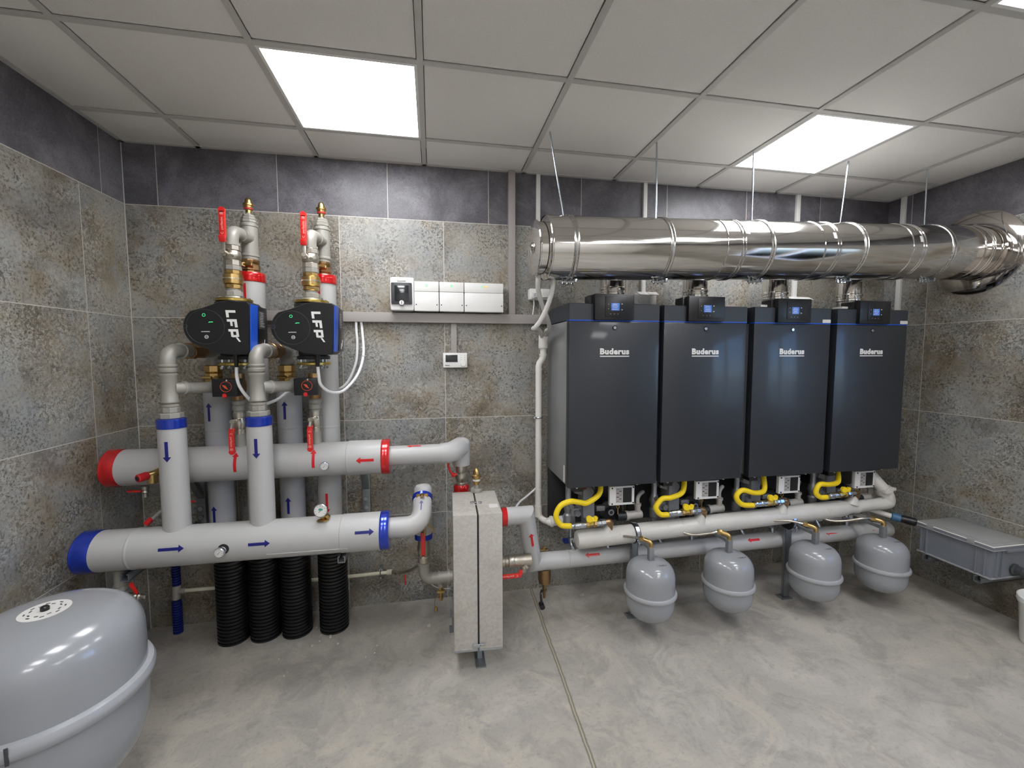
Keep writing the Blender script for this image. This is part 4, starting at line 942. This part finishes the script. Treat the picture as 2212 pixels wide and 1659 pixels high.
# ================================================================== BOILERS
def boiler(xc, label):
    t = thing('gas_boiler', label, 'boiler', (xc, 0, .82), 'wall-hung dark boilers')
    part('casing', MB().bx(xc - .262, xc + .262, -.405, -.003, .822, 1.742, .004), 'casing', t)
    part('front_panel', MB().bx(xc - .265, xc + .265, -.452, -.404, .815, 1.740, .006), 'slate', t)
    mb = MB().ext([(-.003, 1.746), (-.452, 1.746), (-.452, 1.832), (-.445, 1.836), (-.10, 1.836), (-.003, 1.815)], lambda a, b, d: Vector((xc + d, a, b)), -.264, .264)
    part('top_cover', mb, 'slate2', t)
    part('trim_strip', MB().bx(xc - .265, xc + .265, -.4525, -.405, 1.740, 1.7465, .001), 'bluep', t, 'thin blue strip')
    d = part('display_unit', MB().bx(xc - .128, xc + .100, -.475, -.36, 1.745, 1.886, .004).bx(xc - .145, xc - .12, -.44, -.36, 1.80, 1.882, .004), 'black', t)
    part('bezel', MB().bx(xc - .070, xc + .050, -.478, -.473, 1.762, 1.872, .002), 'black', d)
    part('screen', MB().bx(xc - .036, xc + .012, -.4792, -.477, 1.796, 1.836, .001), 'screen', d, 'lit blue screen')
    mb = MB()
    for i in range(4): mb.box((xc - .014, -.4796, 1.829 - i * .009), (.034 if i % 2 else .026, .0006, .002))
    for x_, z_ in ((.026, 1.830), (.026, 1.803)): mb.ext([(-.005, 0), (.005, 0), (0, .006 if z_ > 1.82 else -.006)], lambda a, b, dd, x_=x_, z_=z_: Vector((xc + x_ + a, -.4782 - dd, z_ + b)), 0, .001)
    for x_ in (-.04, -.018, .004): mb.box((xc + x_, -.4785, 1.778), (.004, .001, .002))
    for z_ in (1.83, 1.805): mb.box((xc - .052, -.4785, z_), (.003, .001, .003))
    part('button', mb, 'label', d)
    part('lock', MB().torus((xc - .002, -.4535, 1.705), (0, 1, 0), .012, .0015, 24, 6), 'black', t)
    part('lock_disc', MB().lathe((xc - .002, -.452, 1.705), (0, -1, 0), [(.009, 0), (.009, .003), (.008, .004)], 20), 'zinc', t)
    mb = text_mb('Buderus', lambda a, b, d: Vector((xc - .087 + a, -.4522 - d, 1.560 + b)), .044, .172, .0021, .0015)
    mb.box((xc - .001, -.453, 1.548), (.172, .0015, .0055))
    part('lettering', mb, 'white', t)
    mb = MB()
    for x in (-.205, .16): mb.cyl((xc + x, -.43, .816), (xc + x, -.43, .806), .005, 8)
    part('bottom_screw', mb, 'label', t)
    part('side_label', MB().bx(xc - .2632, xc - .2618, -.385, -.362, .83, .925), 'label', t)
    part('bottom_clip', MB().bx(xc - .215, xc - .155, -.40, -.34, .775, .822, .003), 'black', t)
    part('bottom_clip', MB().bx(xc + .13, xc + .20, -.40, -.34, .795, .822, .003), 'black', t)
    return t
bo = boiler(BXC[0], 'dark wall-hung boiler with blue display, leftmost of the four')
for x, lb in zip(BXC[1:], ('dark wall-hung boiler, second from the left', 'dark wall-hung boiler, third from the left, with a white tag on its top', 'dark wall-hung boiler, rightmost, beside the right wall')): copy_tree(bo, (x - BXC[0], 0, 0), lb)
for x, lb in ((BXC[2], 'third'), (BXC[3], 'fourth')):
    tag(part('paper_tag', MB().bx(x + .205, x + .262, -.4545, -.4527, 1.748, 1.768), 'label'), 'small white sticker on the top right edge of the %s boiler' % lb, 'sticker')
    tag(part('paper_sheet', MB().box((x - .155, -.38, 1.848), (.09, .06, .014), .003, Matrix.Rotation(radians(8), 3, 'Z')), 'label'), 'folded white leaflet lying on top of the %s boiler, left of display' % lb, 'leaflet')

# pump groups below each boiler
def pump_group(xc, label):
    t = thing('pump_group', label, 'pump group', (xc, -.2, .5), 'pump groups below boilers')
    part('back_frame', MB().bx(xc - .26, xc + .255, -.035, -.012, .44, .818, .003).bx(xc - .05, xc + .25, -.16, -.03, .62, .815, .01), 'blackm', t)
    mb = MB()
    mb.lathe((xc - .205, -.28, .50), (0, 0, 1), [(.017, 0), (.017, .04), (.026, .05), (.028, .10), (.02, .11), (.024, .13), (.03, .15), (.024, .18), (.017, .19), (.017, .32)], 16)
    mb.box((xc - .175, -.30, .625), (.05, .05, .05), .008).cyl((xc - .17, -.30, .63), (xc - .165, -.35, .625), .017, 14).cyl((xc - .205, -.30, .67), (xc - .20, -.34, .665), .014, 12).box((xc - .13, -.28, .64), (.06, .012, .03), .003)
    part('left_valve', mb, 'cast', t)
    mb = MB().box((xc - .085, -.26, .70), (.075, .10, .24), .01).box((xc - .11, -.25, .76), (.10, .08, .10), .012, Matrix.Rotation(radians(20), 3, 'Y')).cyl((xc - .08, -.25, .60), (xc - .08, -.25, .42), .03, 20)
    part('insulated_pipe', mb, 'midgrey', t)
    part('check_valve', MB().lathe((xc - .135, -.31, .795), (.3, -.6, -.5), [(.022, 0), (.024, .01), (.02, .03), (.012, .034), (.012, .04)], 16), 'copper', t)
    mb = MB().lathe((xc + .045, -.24, .615), (0, -1, 0), [(.05, -.08), (.058, 0), (.055, .05), (.03, .06)], 28).box((xc + .05, -.24, .56), (.06, .08, .14), .008).cyl((xc + .045, -.30, .615), (xc + .045, -.335, .615), .02, 16)
    part('pump', mb, 'blackm', t)
    part('pump_port', MB().torus((xc + .045, -.337, .615), (0, 1, 0), .015, .004, 20, 6), 'cast', t)
    part('pump_bracket', MB().box((xc - .012, -.30, .635), (.055, .03, .032), .005), 'cast', t)
    part('fill_tap', MB().torus((xc + .09, -.33, .645), (0, 1, 0), .009, .003, 16, 6).cyl((xc + .09, -.33, .635), (xc + .09, -.33, .60), .004), 'brass', t)
    b_ = part('control_box', MB().bx(xc + .012, xc + .168, -.385, -.362, .675, .788, .004), 'white', t)
    part('window', MB().bx(xc + .095, xc + .15, -.3875, -.384, .69, .778, .001), 'black', b_)
    part('type_plate', MB().bx(xc + .052, xc + .093, -.3862, -.384, .69, .778), 'pp', b_)
    mb = MB()
    for i in range(7): mb.box((xc + .062 + (i % 2) * .016, -.3868, .770 - i * .0115), (.014, .0008, .005 if i % 3 else .002))
    part('print', mb, 'dkgrey', b_)
    mb = MB()
    for x in (.028, .160):
        for z in (.685, .778): mb.cyl((xc + x, -.384, z), (xc + x, -.3875, z), .0045, 12)
    part('screw', mb, 'black', b_)
    part('cable', MB().tube([(xc - .10, -.32, .80), (xc - .06, -.33, .75), (xc - .075, -.33, .71), (xc - .06, -.33, .68)], .003, 6), 'black', t)
    part('cable', MB().tube([(xc + .10, -.33, .68), (xc + .13, -.32, .66), (xc + .15, -.30, .62)], .003, 6), 'black', t)
    sy, sz = -.315, .580
    part('siphon', MB().cyl((xc + .15, sy, sz), (xc + .25, sy, sz + .004), .025, 20).cyl((xc + .145, sy, sz), (xc + .163, sy, sz), .030, 20).cyl((xc + .225, sy, sz), (xc + .225, sy, sz + .07), .017, 20).cyl((xc + .225, sy, sz + .058), (xc + .225, sy, sz + .072), .022, 20).tube([(xc + .225, sy, sz + .07), (xc + .23, sy + .01, sz + .10), (xc + .255, sy + .03, sz + .118), (xc + .29, sy + .06, sz + .12)], .012, 12), 'pp', t)
    part('siphon_sleeve', MB().cyl((xc + .09, sy, sz), (xc + .15, sy, sz), .027, 20), 'blackm', t)
    part('drop_pipe', MB().tube([(xc - .195, -.30, .52), (xc - .197, -.31, .45), (xc - .192, -.325, .42), (xc - .18, -.33, .395)], .012, 14).hexn((xc - .196, -.305, .455), (xc - .196, -.305, .475), .018).cyl((xc + .03, -.32, .47), (xc + .03, -.33, .395), .016, 14).hexn((xc + .03, -.32, .43), (xc + .03, -.32, .46), .022), 'zinc', t)
    return t
pg = pump_group(BXC[0], 'pump and valve group under the leftmost boiler')
for x, lb in zip(BXC[1:], ('pump and valve group under the second boiler', 'pump and valve group under the third boiler', 'pump and valve group under the rightmost boiler')): copy_tree(pg, (x - BXC[0], 0, 0), lb)
t = thing('mounting_rail', 'flat white metal rail between the two long pipes', 'rail', (1.9, -.25, .42))
part('rail', MB().bx(.84, 3.0, -.27, -.235, .418, .432, .002), 'white', t)
part('cap', MB().bx(.80, .84, -.272, -.233, .415, .435, .003), 'bluecorr', t)
# posts with pipe clamps
def post(x, label):
    t = thing('support_post', label, 'bracket', (x, -.385, 0), 'strut posts carrying the gas pipe')
    part('channel', MB().bx(x - .02, x + .02, -.455 + .045, -.455 + .052, .01, .455, .001).bx(x - .02, x - .016, -.41, -.388, .01, .455).bx(x + .016, x + .02, -.41, -.388, .01, .455), 'strut', t)
    part('base_plate', MB().bx(x - .045, x + .03, -.43, -.37, 0, .006, .002), 'strut', t)
    part('anchor_bolt', MB().hexn((x - .035, -.40, .006), (x - .035, -.40, .016), .009), 'zinc', t)
    z = gz(x)
    part('clamp_rubber', MB().lathe((x - .016, gyh, z), (1, 0, .034), [(.052, 0), (.0585, .001), (.0585, .031), (.052, .032)], 40), 'black', t)
    part('clamp', MB().lathe((x - .011, gyh, z), (1, 0, .034), [(.057, 0), (.0605, .001), (.0605, .021), (.057, .022)], 40).box((x, gyh - .062, z - .03), (.022, .02, .012), .002).cyl((x, gyh - .065, z - .045), (x, gyh - .065, z - .015), .005, 8), 'zinc', t)
    return t
VX = [1.20, 1.685, 2.265, 2.755]
VY = -.575
p_ = post(1.19, 'strut post behind the leftmost small vessel')
copy_tree(p_, (1.05, 0, 0), 'strut post behind the third small vessel')

# ================================================================== EXPANSION VESSELS
def vprofile(R, h, ringz, rr, cr):
    """grey vessel: domed bottom, straight wall, folded ring, domed top; heights from 0 to h"""
    p = [(0, 0)]
    for i in range(1, 9):
        a = i / 8 * pi / 2; p.append((R * sin(a) ** .75 if i < 8 else R, cr * (1 - cos(a))))
    p += [(R, ringz - rr)]
    return p
def vessel_parts(t, c, R, h, rz, rr, seg=56):
    x, y, z0 = c; body = [(0, 0)]
    N = 18; ex = 3.1
    bh = rz * .72; thh = (h - rz) * .66
    for i in range(1, N + 1):
        a = i / N * pi / 2; body.append((R * sin(a) ** (2 / 2.6), bh * (1 - cos(a) ** (2 / 2.6))))
    for i in range(N, -1, -1):
        a = i / N * pi / 2; body.append((R * sin(a) ** (2 / ex) if i else 0, h - thh * (1 - cos(a) ** (2 / ex))))
    part('tank', MB().lathe((x, y, z0), (0, 0, 1), body, seg), 'vessel', t, sharp=60)
    g_ = rr * 1.3
    part('clamp_ring', MB().lathe((x, y, z0 + rz - g_), (0, 0, 1), [(R - .002, -.001), (R + rr * .7, 0), (R + rr * 1.05, g_ * .5), (R + rr * 1.12, g_), (R + rr * .8, g_ * 1.6), (R - .002, g_ * 1.9)], seg), 'vring', t)
def small_vessel(x, label):
    t = thing('expansion_vessel', label, 'expansion vessel', (x, VY, .08), 'small grey expansion vessels')
    vessel_parts(t, (x, VY, .098), .131, .330, .158, .010)
    part('neck_bracket', MB().box((x, VY, .465), (.030, .028, .075), .004).box((x + .0, VY + .095, .486), (.012, .19, .018), .002), 'cast', t)
    part('brass_elbow', MB().tube([(x, VY, .50), (x, VY, .518), (x - .008, VY + .008, .528), (x - .03, VY + .03, .534)], .0125, 14).hexn((x - .028, VY + .028, .534), (x - .045, VY + .045, .536), .015), 'brass', t)
    return t
sv = small_vessel(VX[0], 'small grey expansion vessel, leftmost and lowest of the four')
part('number_print', text_mb('1 2398 0.', lambda a, b, d: Vector((VX[0] + .005 + a, VY - .06 - b * .9, .4245 - abs(b) * .2 + d)), .014, .055, 0, .0006), 'dkgrey', sv)
for x, lb in zip(VX[1:], ('small grey expansion vessel, second from the left', 'small grey expansion vessel, third from the left, over a floor plate', 'small grey expansion vessel, rightmost, next to the grey container')): copy_tree(sv, (x - VX[0], 0, 0), lb)
fh = [[(-.04, .04, .536), (-.09, .11, .52), (-.15, .19, .50), (-.20, .25, .47)], [(-.04, .04, .536), (-.09, .05, .525), (-.16, .10, .50), (-.22, .14, .51), (-.25, .2, .53)], [(-.04, .04, .536), (-.11, .08, .545), (-.19, .14, .53), (-.26, .22, .50)], [(-.04, .04, .536), (-.10, .05, .535), (-.18, .10, .505), (-.25, .14, .50), (-.29, .18, .52)]]
for x, pts, lb in zip(VX, fh, ('leftmost', 'second', 'third', 'rightmost')):
    pp = [(x + a, VY + b, c) for a, b, c in pts]
    t = thing('braided_hose', 'braided steel hose from the %s small vessel' % lb, 'hose', pp[0], 'braided hoses of small vessels')
    part('hose', MB().tube(pp, .0068, 12), 'nickel', t)
    part('ferrule', MB().tube([pp[0], tuple(Vector(pp[0]).lerp(Vector(pp[1]), .4))], .0088, 12, smooth=False), 'zinc', t)
# large vessel
bx_, by_, bz_ = -1.175, -1.14, .16
t = thing('expansion_vessel', 'large grey expansion vessel in the left foreground', 'expansion vessel', (bx_, by_, 0))
vessel_parts(t, (bx_, by_, bz_), .236, .60, .335, .019, 96)
part('top_label', MB().lathe((bx_, by_, bz_ + .5985), (0, 0, 1), [(.060, 0), (.060, .0016)], 40), 'label', t, 'round white label')
part('valve_cap', MB().lathe((bx_, by_, bz_ + .60), (0, 0, 1), [(.011, 0), (.011, .01), (.008, .014)], 14), 'black', t, 'black valve cap')
mb = MB()
for i in range(16):
    a = i * 2 * pi / 16 + .1; r_ = .045 if i % 2 else .036
    mb.box((bx_ + r_ * cos(a), by_ + r_ * sin(a), bz_ + .6005), (.010, .004, .0008), 0, Matrix.Rotation(a + 1.57, 3, 'Z'))
part('label_print', mb, 'dkgrey', t)
part('ring_joint', MB().box((bx_ + .257 * cos(radians(-72)), by_ + .257 * sin(radians(-72)), bz_ + .333), (.008, .004, .05), .001, Matrix.Rotation(radians(-72 + 90), 3, 'Z')), 'dkgrey', t)
for a in (70, 190, 310):
    px, py = bx_ + .12 * cos(radians(a)), by_ + .12 * sin(radians(a))
    part('leg', MB().bx(px - .02, px + .02, py - .004, py + .004, 0, .20, .002), 'vring', t)

# ================================================================== FLUE
FX0, FX1, FY, FR = .600, XR - .002, -.512, .160
def fz(x): return 2.104 + .033 * (x - .69)
fd = Vector((1, 0.0, .033)).normalized()
def fp(x): return Vector((x, FY, fz(x)))
t = thing('flue_pipe', 'thick polished steel flue running horizontally above the boilers', 'flue', fp(1.9))
L = (FX1 - FX0)
part('tube', MB().lathe(fp(FX0), fd, [(FR - .03, 0), (FR, .004), (FR, L)], 96), 'steel', t)
mb = MB()
mb.lathe(fp(.548), fd, [(0, -.006), (.10, -.004), (.134, 0), (.138, .004), (.138, .008), (.130, .012), (.130, .056)], 72)
part('end_cap', mb, 'steel', t)
part('drain_boss', MB().lathe(fp(.545) , (-1, 0, 0), [(.032, -.004), (.030, .006), (.022, .014), (.0, .02)], 24), 'steel', t)
def seam(x, n=1, r=.004, name='seam_band', mm='steel'):
    mb = MB()
    for i in range(n):
        p = fp(x + i * .018)
        mb.lathe(p - fd * .006, fd, [(FR - .001, 0), (FR + r * .8, .003), (FR + r, .006), (FR + r * .8, .009), (FR - .001, .012)], 80, caps=False)
    return part(name, mb, mm, t)
for x, n in ((.607, 1), (1.543, 1), (1.630, 2), (2.136, 1), (2.218, 2), (2.725, 1), (2.795, 2), (3.245, 1), (3.30, 2)): seam(x, n)
part('sticker', MB().add([Vector((1.655 + a, FY - (FR + .001) * cos(radians(b)), fz(1.655) + (FR + .001) * sin(radians(b)))) for a, b in ((0, 18), (.02, 18), (.02, 24), (.02, 31), (0, 31), (0, 24))], [[0, 1, 2, 5], [5, 2, 3, 4]]), 'label', t)
part('sticker', MB().add([Vector((2.19 + a, FY - (FR + .001) * cos(radians(b)), fz(2.19) + (FR + .001) * sin(radians(b)))) for a, b in ((0, 12), (.02, 12), (.02, 18), (.02, 25), (0, 25), (0, 18))], [[0, 1, 2, 5], [5, 2, 3, 4]]), 'label', t)
part('sticker', MB().add([Vector((2.77 + a, FY - (FR + .001) * cos(radians(b)), fz(2.77) + (FR + .001) * sin(radians(b)))) for a, b in ((0, 8), (.02, 8), (.02, 14), (.02, 21), (0, 21), (0, 14))], [[0, 1, 2, 5], [5, 2, 3, 4]]), 'label', t)
part('wall_rosette', MB().lathe((XR - .001, -.535, 2.185), (-1, 0, 0), [(.252, 0), (.252, .004), (.248, .006), (.165, .008), (.163, .03)], 80), 'mirror', t, 'round steel wall plate')
# branches to boilers
for x in BXC:
    xs = x + .09
    mb = MB().lathe((xs, -.20, 1.815), (0, 0, 1), [(.075, .0225), (.075, .095), (.08, .10), (.08, .112), (.075, .117), (.075, .128), (.08, .132), (.08, .142), (.075, .147), (.075, .26)], 40)
    mb.tube([(xs, -.20, 2.06), (xs, -.23, 2.10), (xs, -.42, fz(xs) - .0)], .073, 32, smooth=False)
    part('branch_pipe', mb, 'steel', t)
# clamp hangers
clampx = [.725, 1.232, 1.815, 2.403, 3.015]
rodx = [.70, 1.213, 1.80, 2.40, 3.0]
lbs = ('threaded hanger rod with clamp at the flue cap end', 'threaded hanger rod with clamp, second from the left', 'threaded hanger rod with clamp in front of the lit panel', 'threaded hanger rod with clamp, fourth from the left', 'threaded hanger rod with clamp nearest the right wall')
tops = [.63, 1.216, 1.80, 2.43, 3.0]
for cxx, tx, lb in zip(clampx, tops, lbs):
    t = thing('hanger_rod', lb, 'hanger', (tx, FY, H), 'flue hanger rods')
    zt_ = fz(cxx) + FR
    part('rod', MB().cyl((tx, FY, H), (cxx - .02 if abs(tx - cxx) > .05 else cxx - .01, FY, zt_), .0045, 10), 'zinc', t)
    mb = MB()
    mb.lathe(fp(cxx) - fd * .014, fd, [(FR - .001, 0), (FR + .003, .001), (FR + .0055, .005), (FR + .003, .009), (FR + .002, .014), (FR + .003, .019), (FR + .0055, .023), (FR + .003, .027), (FR - .001, .028)], 96, caps=False)
    part('clamp_band', mb, 'steel2', t)
    mb = MB()
    for k in range(6):
        mb.cyl((cxx - .03 + k * .012, FY - .02 + (k % 2) * .02, fz(cxx) - FR - .002), (cxx - .03 + k * .012, FY - .025 + (k % 2) * .02, fz(cxx) - FR - .024), .004, 6)
    mb.cyl((cxx - .04, FY - .02, fz(cxx) - FR - .014), (cxx + .04, FY - .03, fz(cxx) - FR - .014), .005, 8).box((cxx + .035, FY - .035, fz(cxx) - FR - .008), (.012, .02, .018), .002)
    part('clamp_bolt', mb, 'zinc', t)

# condensate hoses and drain pipe
t = thing('condensate_hose', 'grey hose from flue cap bending right down to the drain', 'hose', (.59, -.5, 1.95), 'grey condensate hoses')
part('hose', MB().tube([(.578, -.5, 1.968), (.579, -.49, 1.94), (.585, -.46, 1.90), (.615, -.41, 1.84), (.655, -.36, 1.78), (.69, -.30, 1.735), (.706, -.24, 1.705), (.71, -.17, 1.70), (.716, -.12, 1.675), (.718, -.10, 1.65)], .0125, 14), 'hose', t)
t = thing('condensate_hose', 'grey hose from the flue body bending left with an open loop', 'hose', (.64, -.5, 1.95), 'grey condensate hoses')
part('hose', MB().tube([(.655, -.505, 1.955), (.653, -.495, 1.90), (.64, -.47, 1.83), (.61, -.44, 1.75), (.583, -.42, 1.708), (.575, -.40, 1.698), (.59, -.34, 1.705), (.63, -.25, 1.712), (.67, -.17, 1.70), (.695, -.12, 1.67), (.70, -.10, 1.65)], .0125, 14), 'hose', t)
t = thing('drain_pipe', 'thin white drain pipe running down the wall left of boilers', 'pipe', (.69, -.1, .5))
mb = MB().lathe((.708, -.10, 1.595), (.02, 0, 1), [(.024, 0), (.029, .004), (.029, .075), (.026, .078), (.026, .05)], 28, caps=False)
mb.tube([(.709, -.10, 1.60), (.708, -.10, 1.545), (.700, -.10, 1.525), (.685, -.10, 1.505), (.680, -.10, 1.485), (.681, -.10, .535)], .0195, 20, smooth=False)
for z in (1.59, 1.55): mb.cyl((.708, -.10, z), (.708, -.10, z + .012), .0235, 20)
for z in (1.46, 1.02, .70): mb.cyl((.681, -.10, z), (.681, -.10, z + .01), .022, 20)
part('upright', mb, 'whitep', t)
part('pipe_clamp', MB().torus((.681, -.10, 1.165), (0, 0, 1), .0225, .005, 28, 8).bx(.675, .687, -.08, 0, 1.16, 1.17).bx(.648, .66, -.108, -.09, 1.158, 1.172), 'zinc', t)
mb = MB().cyl((.681, -.10, .60), (.681, -.10, .53), .023, 20)
mb.tube([(.683, -.10, .56), (.69, -.105, .53), (.71, -.12, .512), (.73, -.14, .51)], .019, 20).lathe((.715, -.15, .51), (1, 0, .02), [(.012, 0), (.026, .02), (.026, .028), (.034, .032), (.034, .045), (.029, .048), (.029, .11)], 28)
part('reducer', mb, 'whitep', t)
part('rubber_sleeve', MB().cyl((.82, -.15, .513), (.90, -.15, .515), .031, 28), 'midgrey', t)
t = tag(part('sensor_cable', MB().tube([(.70, -.03, 1.50), (.705, -.03, 1.30), (.70, -.03, 1.15), (.715, -.03, 1.0), (.705, -.04, .85), (.69, -.05, .72), (.62, -.07, .66), (.56, -.10, .63), (.50, -.2, .61)], .0065, 10), 'cable'), 'thin white cable beside the white drain pipe', 'cable')

# ================================================================== RIGHT WALL: CONTAINER, COUPLING, BUCKET
X0, X1, Y0, Y1, Z0, Z1 = 3.075, 3.365, -.91, -.535, .300, .500
t = thing('neutraliser_box', 'grey plastic lidded container on brackets at the right wall', 'container', ((X0 + X1) / 2, (Y0 + Y1) / 2, Z0))
mb = MB()
a = .015
vs = [(X0 + a, Y0 + a, Z0), (X1 - a, Y0 + a, Z0), (X1 - a, Y1 - a, Z0), (X0 + a, Y1 - a, Z0), (X0 + .008, Y0 + .008, Z1 - .03), (X1 - .008, Y0 + .008, Z1 - .03), (X1 - .008, Y1 - .008, Z1 - .03), (X0 + .008, Y1 - .008, Z1 - .03)]
mb.add(vs, [[3, 2, 1, 0], [4, 5, 6, 7], [0, 1, 5, 4], [1, 2, 6, 5], [2, 3, 7, 6], [3, 0, 4, 7]])
for y in (Y0 + .075, Y0 + .035, Y1 - .05, Y1 - .02): mb.bx(X0 + .002, X0 + .015, y - .003, y + .003, Z0, Z1 - .03)
for x in (X0 + .04, X0 + .08): mb.bx(x - .003, x + .003, Y0 + .002, Y0 + .015, Z0, Z1 - .03)
mb.bx(X0 + .003, X1 - .003, Y0 + .003, Y1 - .003, Z0 - .004, Z0 + .006, .002)
part('tub', mb, 'cont', t)
mb = MB().bx(X0 - .002, X1, Y0 - .002, Y1 + .002, Z1 - .035, Z1 - .012, .003)
part('rim', mb, 'cont', t)
l_ = part('lid', MB().bx(X0, X1, Y0, Y1, Z1 - .012, Z1 - .004, .002).bx(X0 + .02, X1 - .02, Y0 + .02, Y1 - .02, Z1 - .006, Z1 - .001, .001), 'lidc', t)
part('edge_bead', MB().tube([(X0 - .001, Y0 - .001, Z1 - .012), (X0 - .001, Y1, Z1 - .012)], .0035, 8, smooth=False).tube([(X0 - .001, Y0 - .001, Z1 - .012), (X1, Y0 - .001, Z1 - .012)], .0035, 8, smooth=False), 'label', l_)
for y in (Y0 + .10, Y1 - .07): part('lid_clip', MB().bx(X0 - .006, X0 + .006, y - .018, y + .018, Z1 - .03, Z1 - .008, .002), 'lidc', t)
part('handle_rib', MB().bx(X0 + .09, X1 - .06, Y0 - .012, Y0, Z1 - .045, Z1 - .03, .002), 'cont', t)
part('bead', MB().tube([(X0 - .002, Y0 - .002, Z1 - .034), (X0 - .002, Y1, Z1 - .034)], .003, 8, smooth=False).tube([(X0 - .002, Y0 - .002, Z1 - .034), (X1, Y0 - .002, Z1 - .034)], .003, 8, smooth=False).tube([(X0 + .004, Y0 + .004, Z0 + .002), (X0 + .004, Y1, Z0 + .002)], .004, 8, smooth=False).tube([(X0 + .004, Y0 + .004, Z0 + .002), (X1, Y0 + .004, Z0 + .002)], .004, 8, smooth=False), 'lidc', t)
part('outlet', MB().lathe((3.25, Y0 + .01, .345), (0, -1, 0), [(.03, 0), (.032, .01), (.024, .015), (.024, .04), (.028, .045), (.028, .10)], 20), 'dkgrey', t)
t = thing('container_bracket', 'pair of strut arms on right wall carrying the grey container', 'bracket', (3.25, -.7, .27))
for y in (-.60, -.86):
    mb = MB().bx(3.06, XR, y - .018, y - .015, .262, .295).bx(3.06, XR, y + .015, y + .018, .262, .295).bx(3.06, XR, y - .018, y + .018, .262, .265).bx(3.06, XR, y - .018, y - .010, .292, .295).bx(3.06, XR, y + .010, y + .018, .292, .295)
    part('arm', mb, 'strut', t)
t = thing('inlet_coupling', 'white pipe with blue and black coupling entering the grey container', 'pipe fitting', (3.1, -.42, .46))
A, B, C_ = Vector((2.90, -.33, .520)), Vector((3.035, -.415, .478)), Vector((3.17, -.535, .452))
part('white_pipe', MB().tube([A, B], .0165, 16, smooth=False), 'whitep', t)
d_ = (C_ - B).normalized()
part('blue_nut', MB().lathe(B - d_ * .01, d_, [(.022, 0), (.026, .004), (.026, .045), (.022, .05)], 14), 'bluec', t, 'blue coupling nut')
part('black_nut', MB().lathe(B + d_ * .038, d_, [(.024, 0), (.024, .03), (.027, .035), (.027, .075), (.022, .08)], 14), 'black', t, 'black coupling nut')
part('stub', MB().cyl(B + d_ * .115, C_ + d_ * .02, .015), 'whitep', t)
t = thing('paint_bucket', 'white plastic bucket with lid and wire handle at the right edge', 'bucket', (3.232, -1.075, 0))
c = Vector((3.232, -1.075, 0))
part('bucket_body', MB().lathe(c, (0, 0, 1), [(.100, 0), (.104, .004), (.118, .215), (.123, .217), (.123, .225), (.118, .227), (.119, .235)], 48), 'bkt', t)
part('lid', MB().lathe(c + Vector((0, 0, .226)), (0, 0, 1), [(.124, 0), (.127, .003), (.127, .028), (.122, .032), (.116, .026), (.110, .022), (0, .022)], 48), 'white', t)
part('wire_handle', MB().tube([c + Vector((-.122, .02, .215)), c + Vector((-.145, .0, .19)), c + Vector((-.150, -.03, .14)), c + Vector((-.13, -.06, .095)), c + Vector((-.09, -.095, .075)), c + Vector((-.02, -.13, .07))], .0025, 8), 'zinc', t)
part('handle_grip', MB().tube([c + Vector((-.085, -.098, .074)), c + Vector((-.04, -.122, .07))], .006, 10, smooth=False), 'black', t, 'black handle grip')

# ================================================================== crumbs on the floor
mb = MB(); R2 = random.Random(3)
def crumb(x, y, s):
    mb.box((x, y, s * .4), (s * R2.uniform(.8, 2.2), s * R2.uniform(.6, 1.2), s * .8), 0, Matrix.Rotation(R2.uniform(0, 3), 3, 'Z'))
for i in range(26): crumb(R2.uniform(-1.0, .0), R2.uniform(-.55, -.08), R2.uniform(.002, .005))
for i in range(22): crumb(R2.gauss(-.62, .06), R2.gauss(-.22, .06), R2.uniform(.003, .009))
for i in range(24): crumb(R2.uniform(.4, 3.2), R2.uniform(-1.1, -.06), R2.uniform(.002, .005))
for i in range(16): crumb(R2.uniform(-.9, 2.5), R2.uniform(-1.8, -.8), R2.uniform(.0015, .004))
crumb(.97, -.14, .009); crumb(.95, -.15, .007); crumb(-.01, -.28, .012)
tag(part('plaster_crumbs', mb, 'rubble'), 'plaster crumbs scattered over the concrete floor', 'crumbs', kind='stuff')
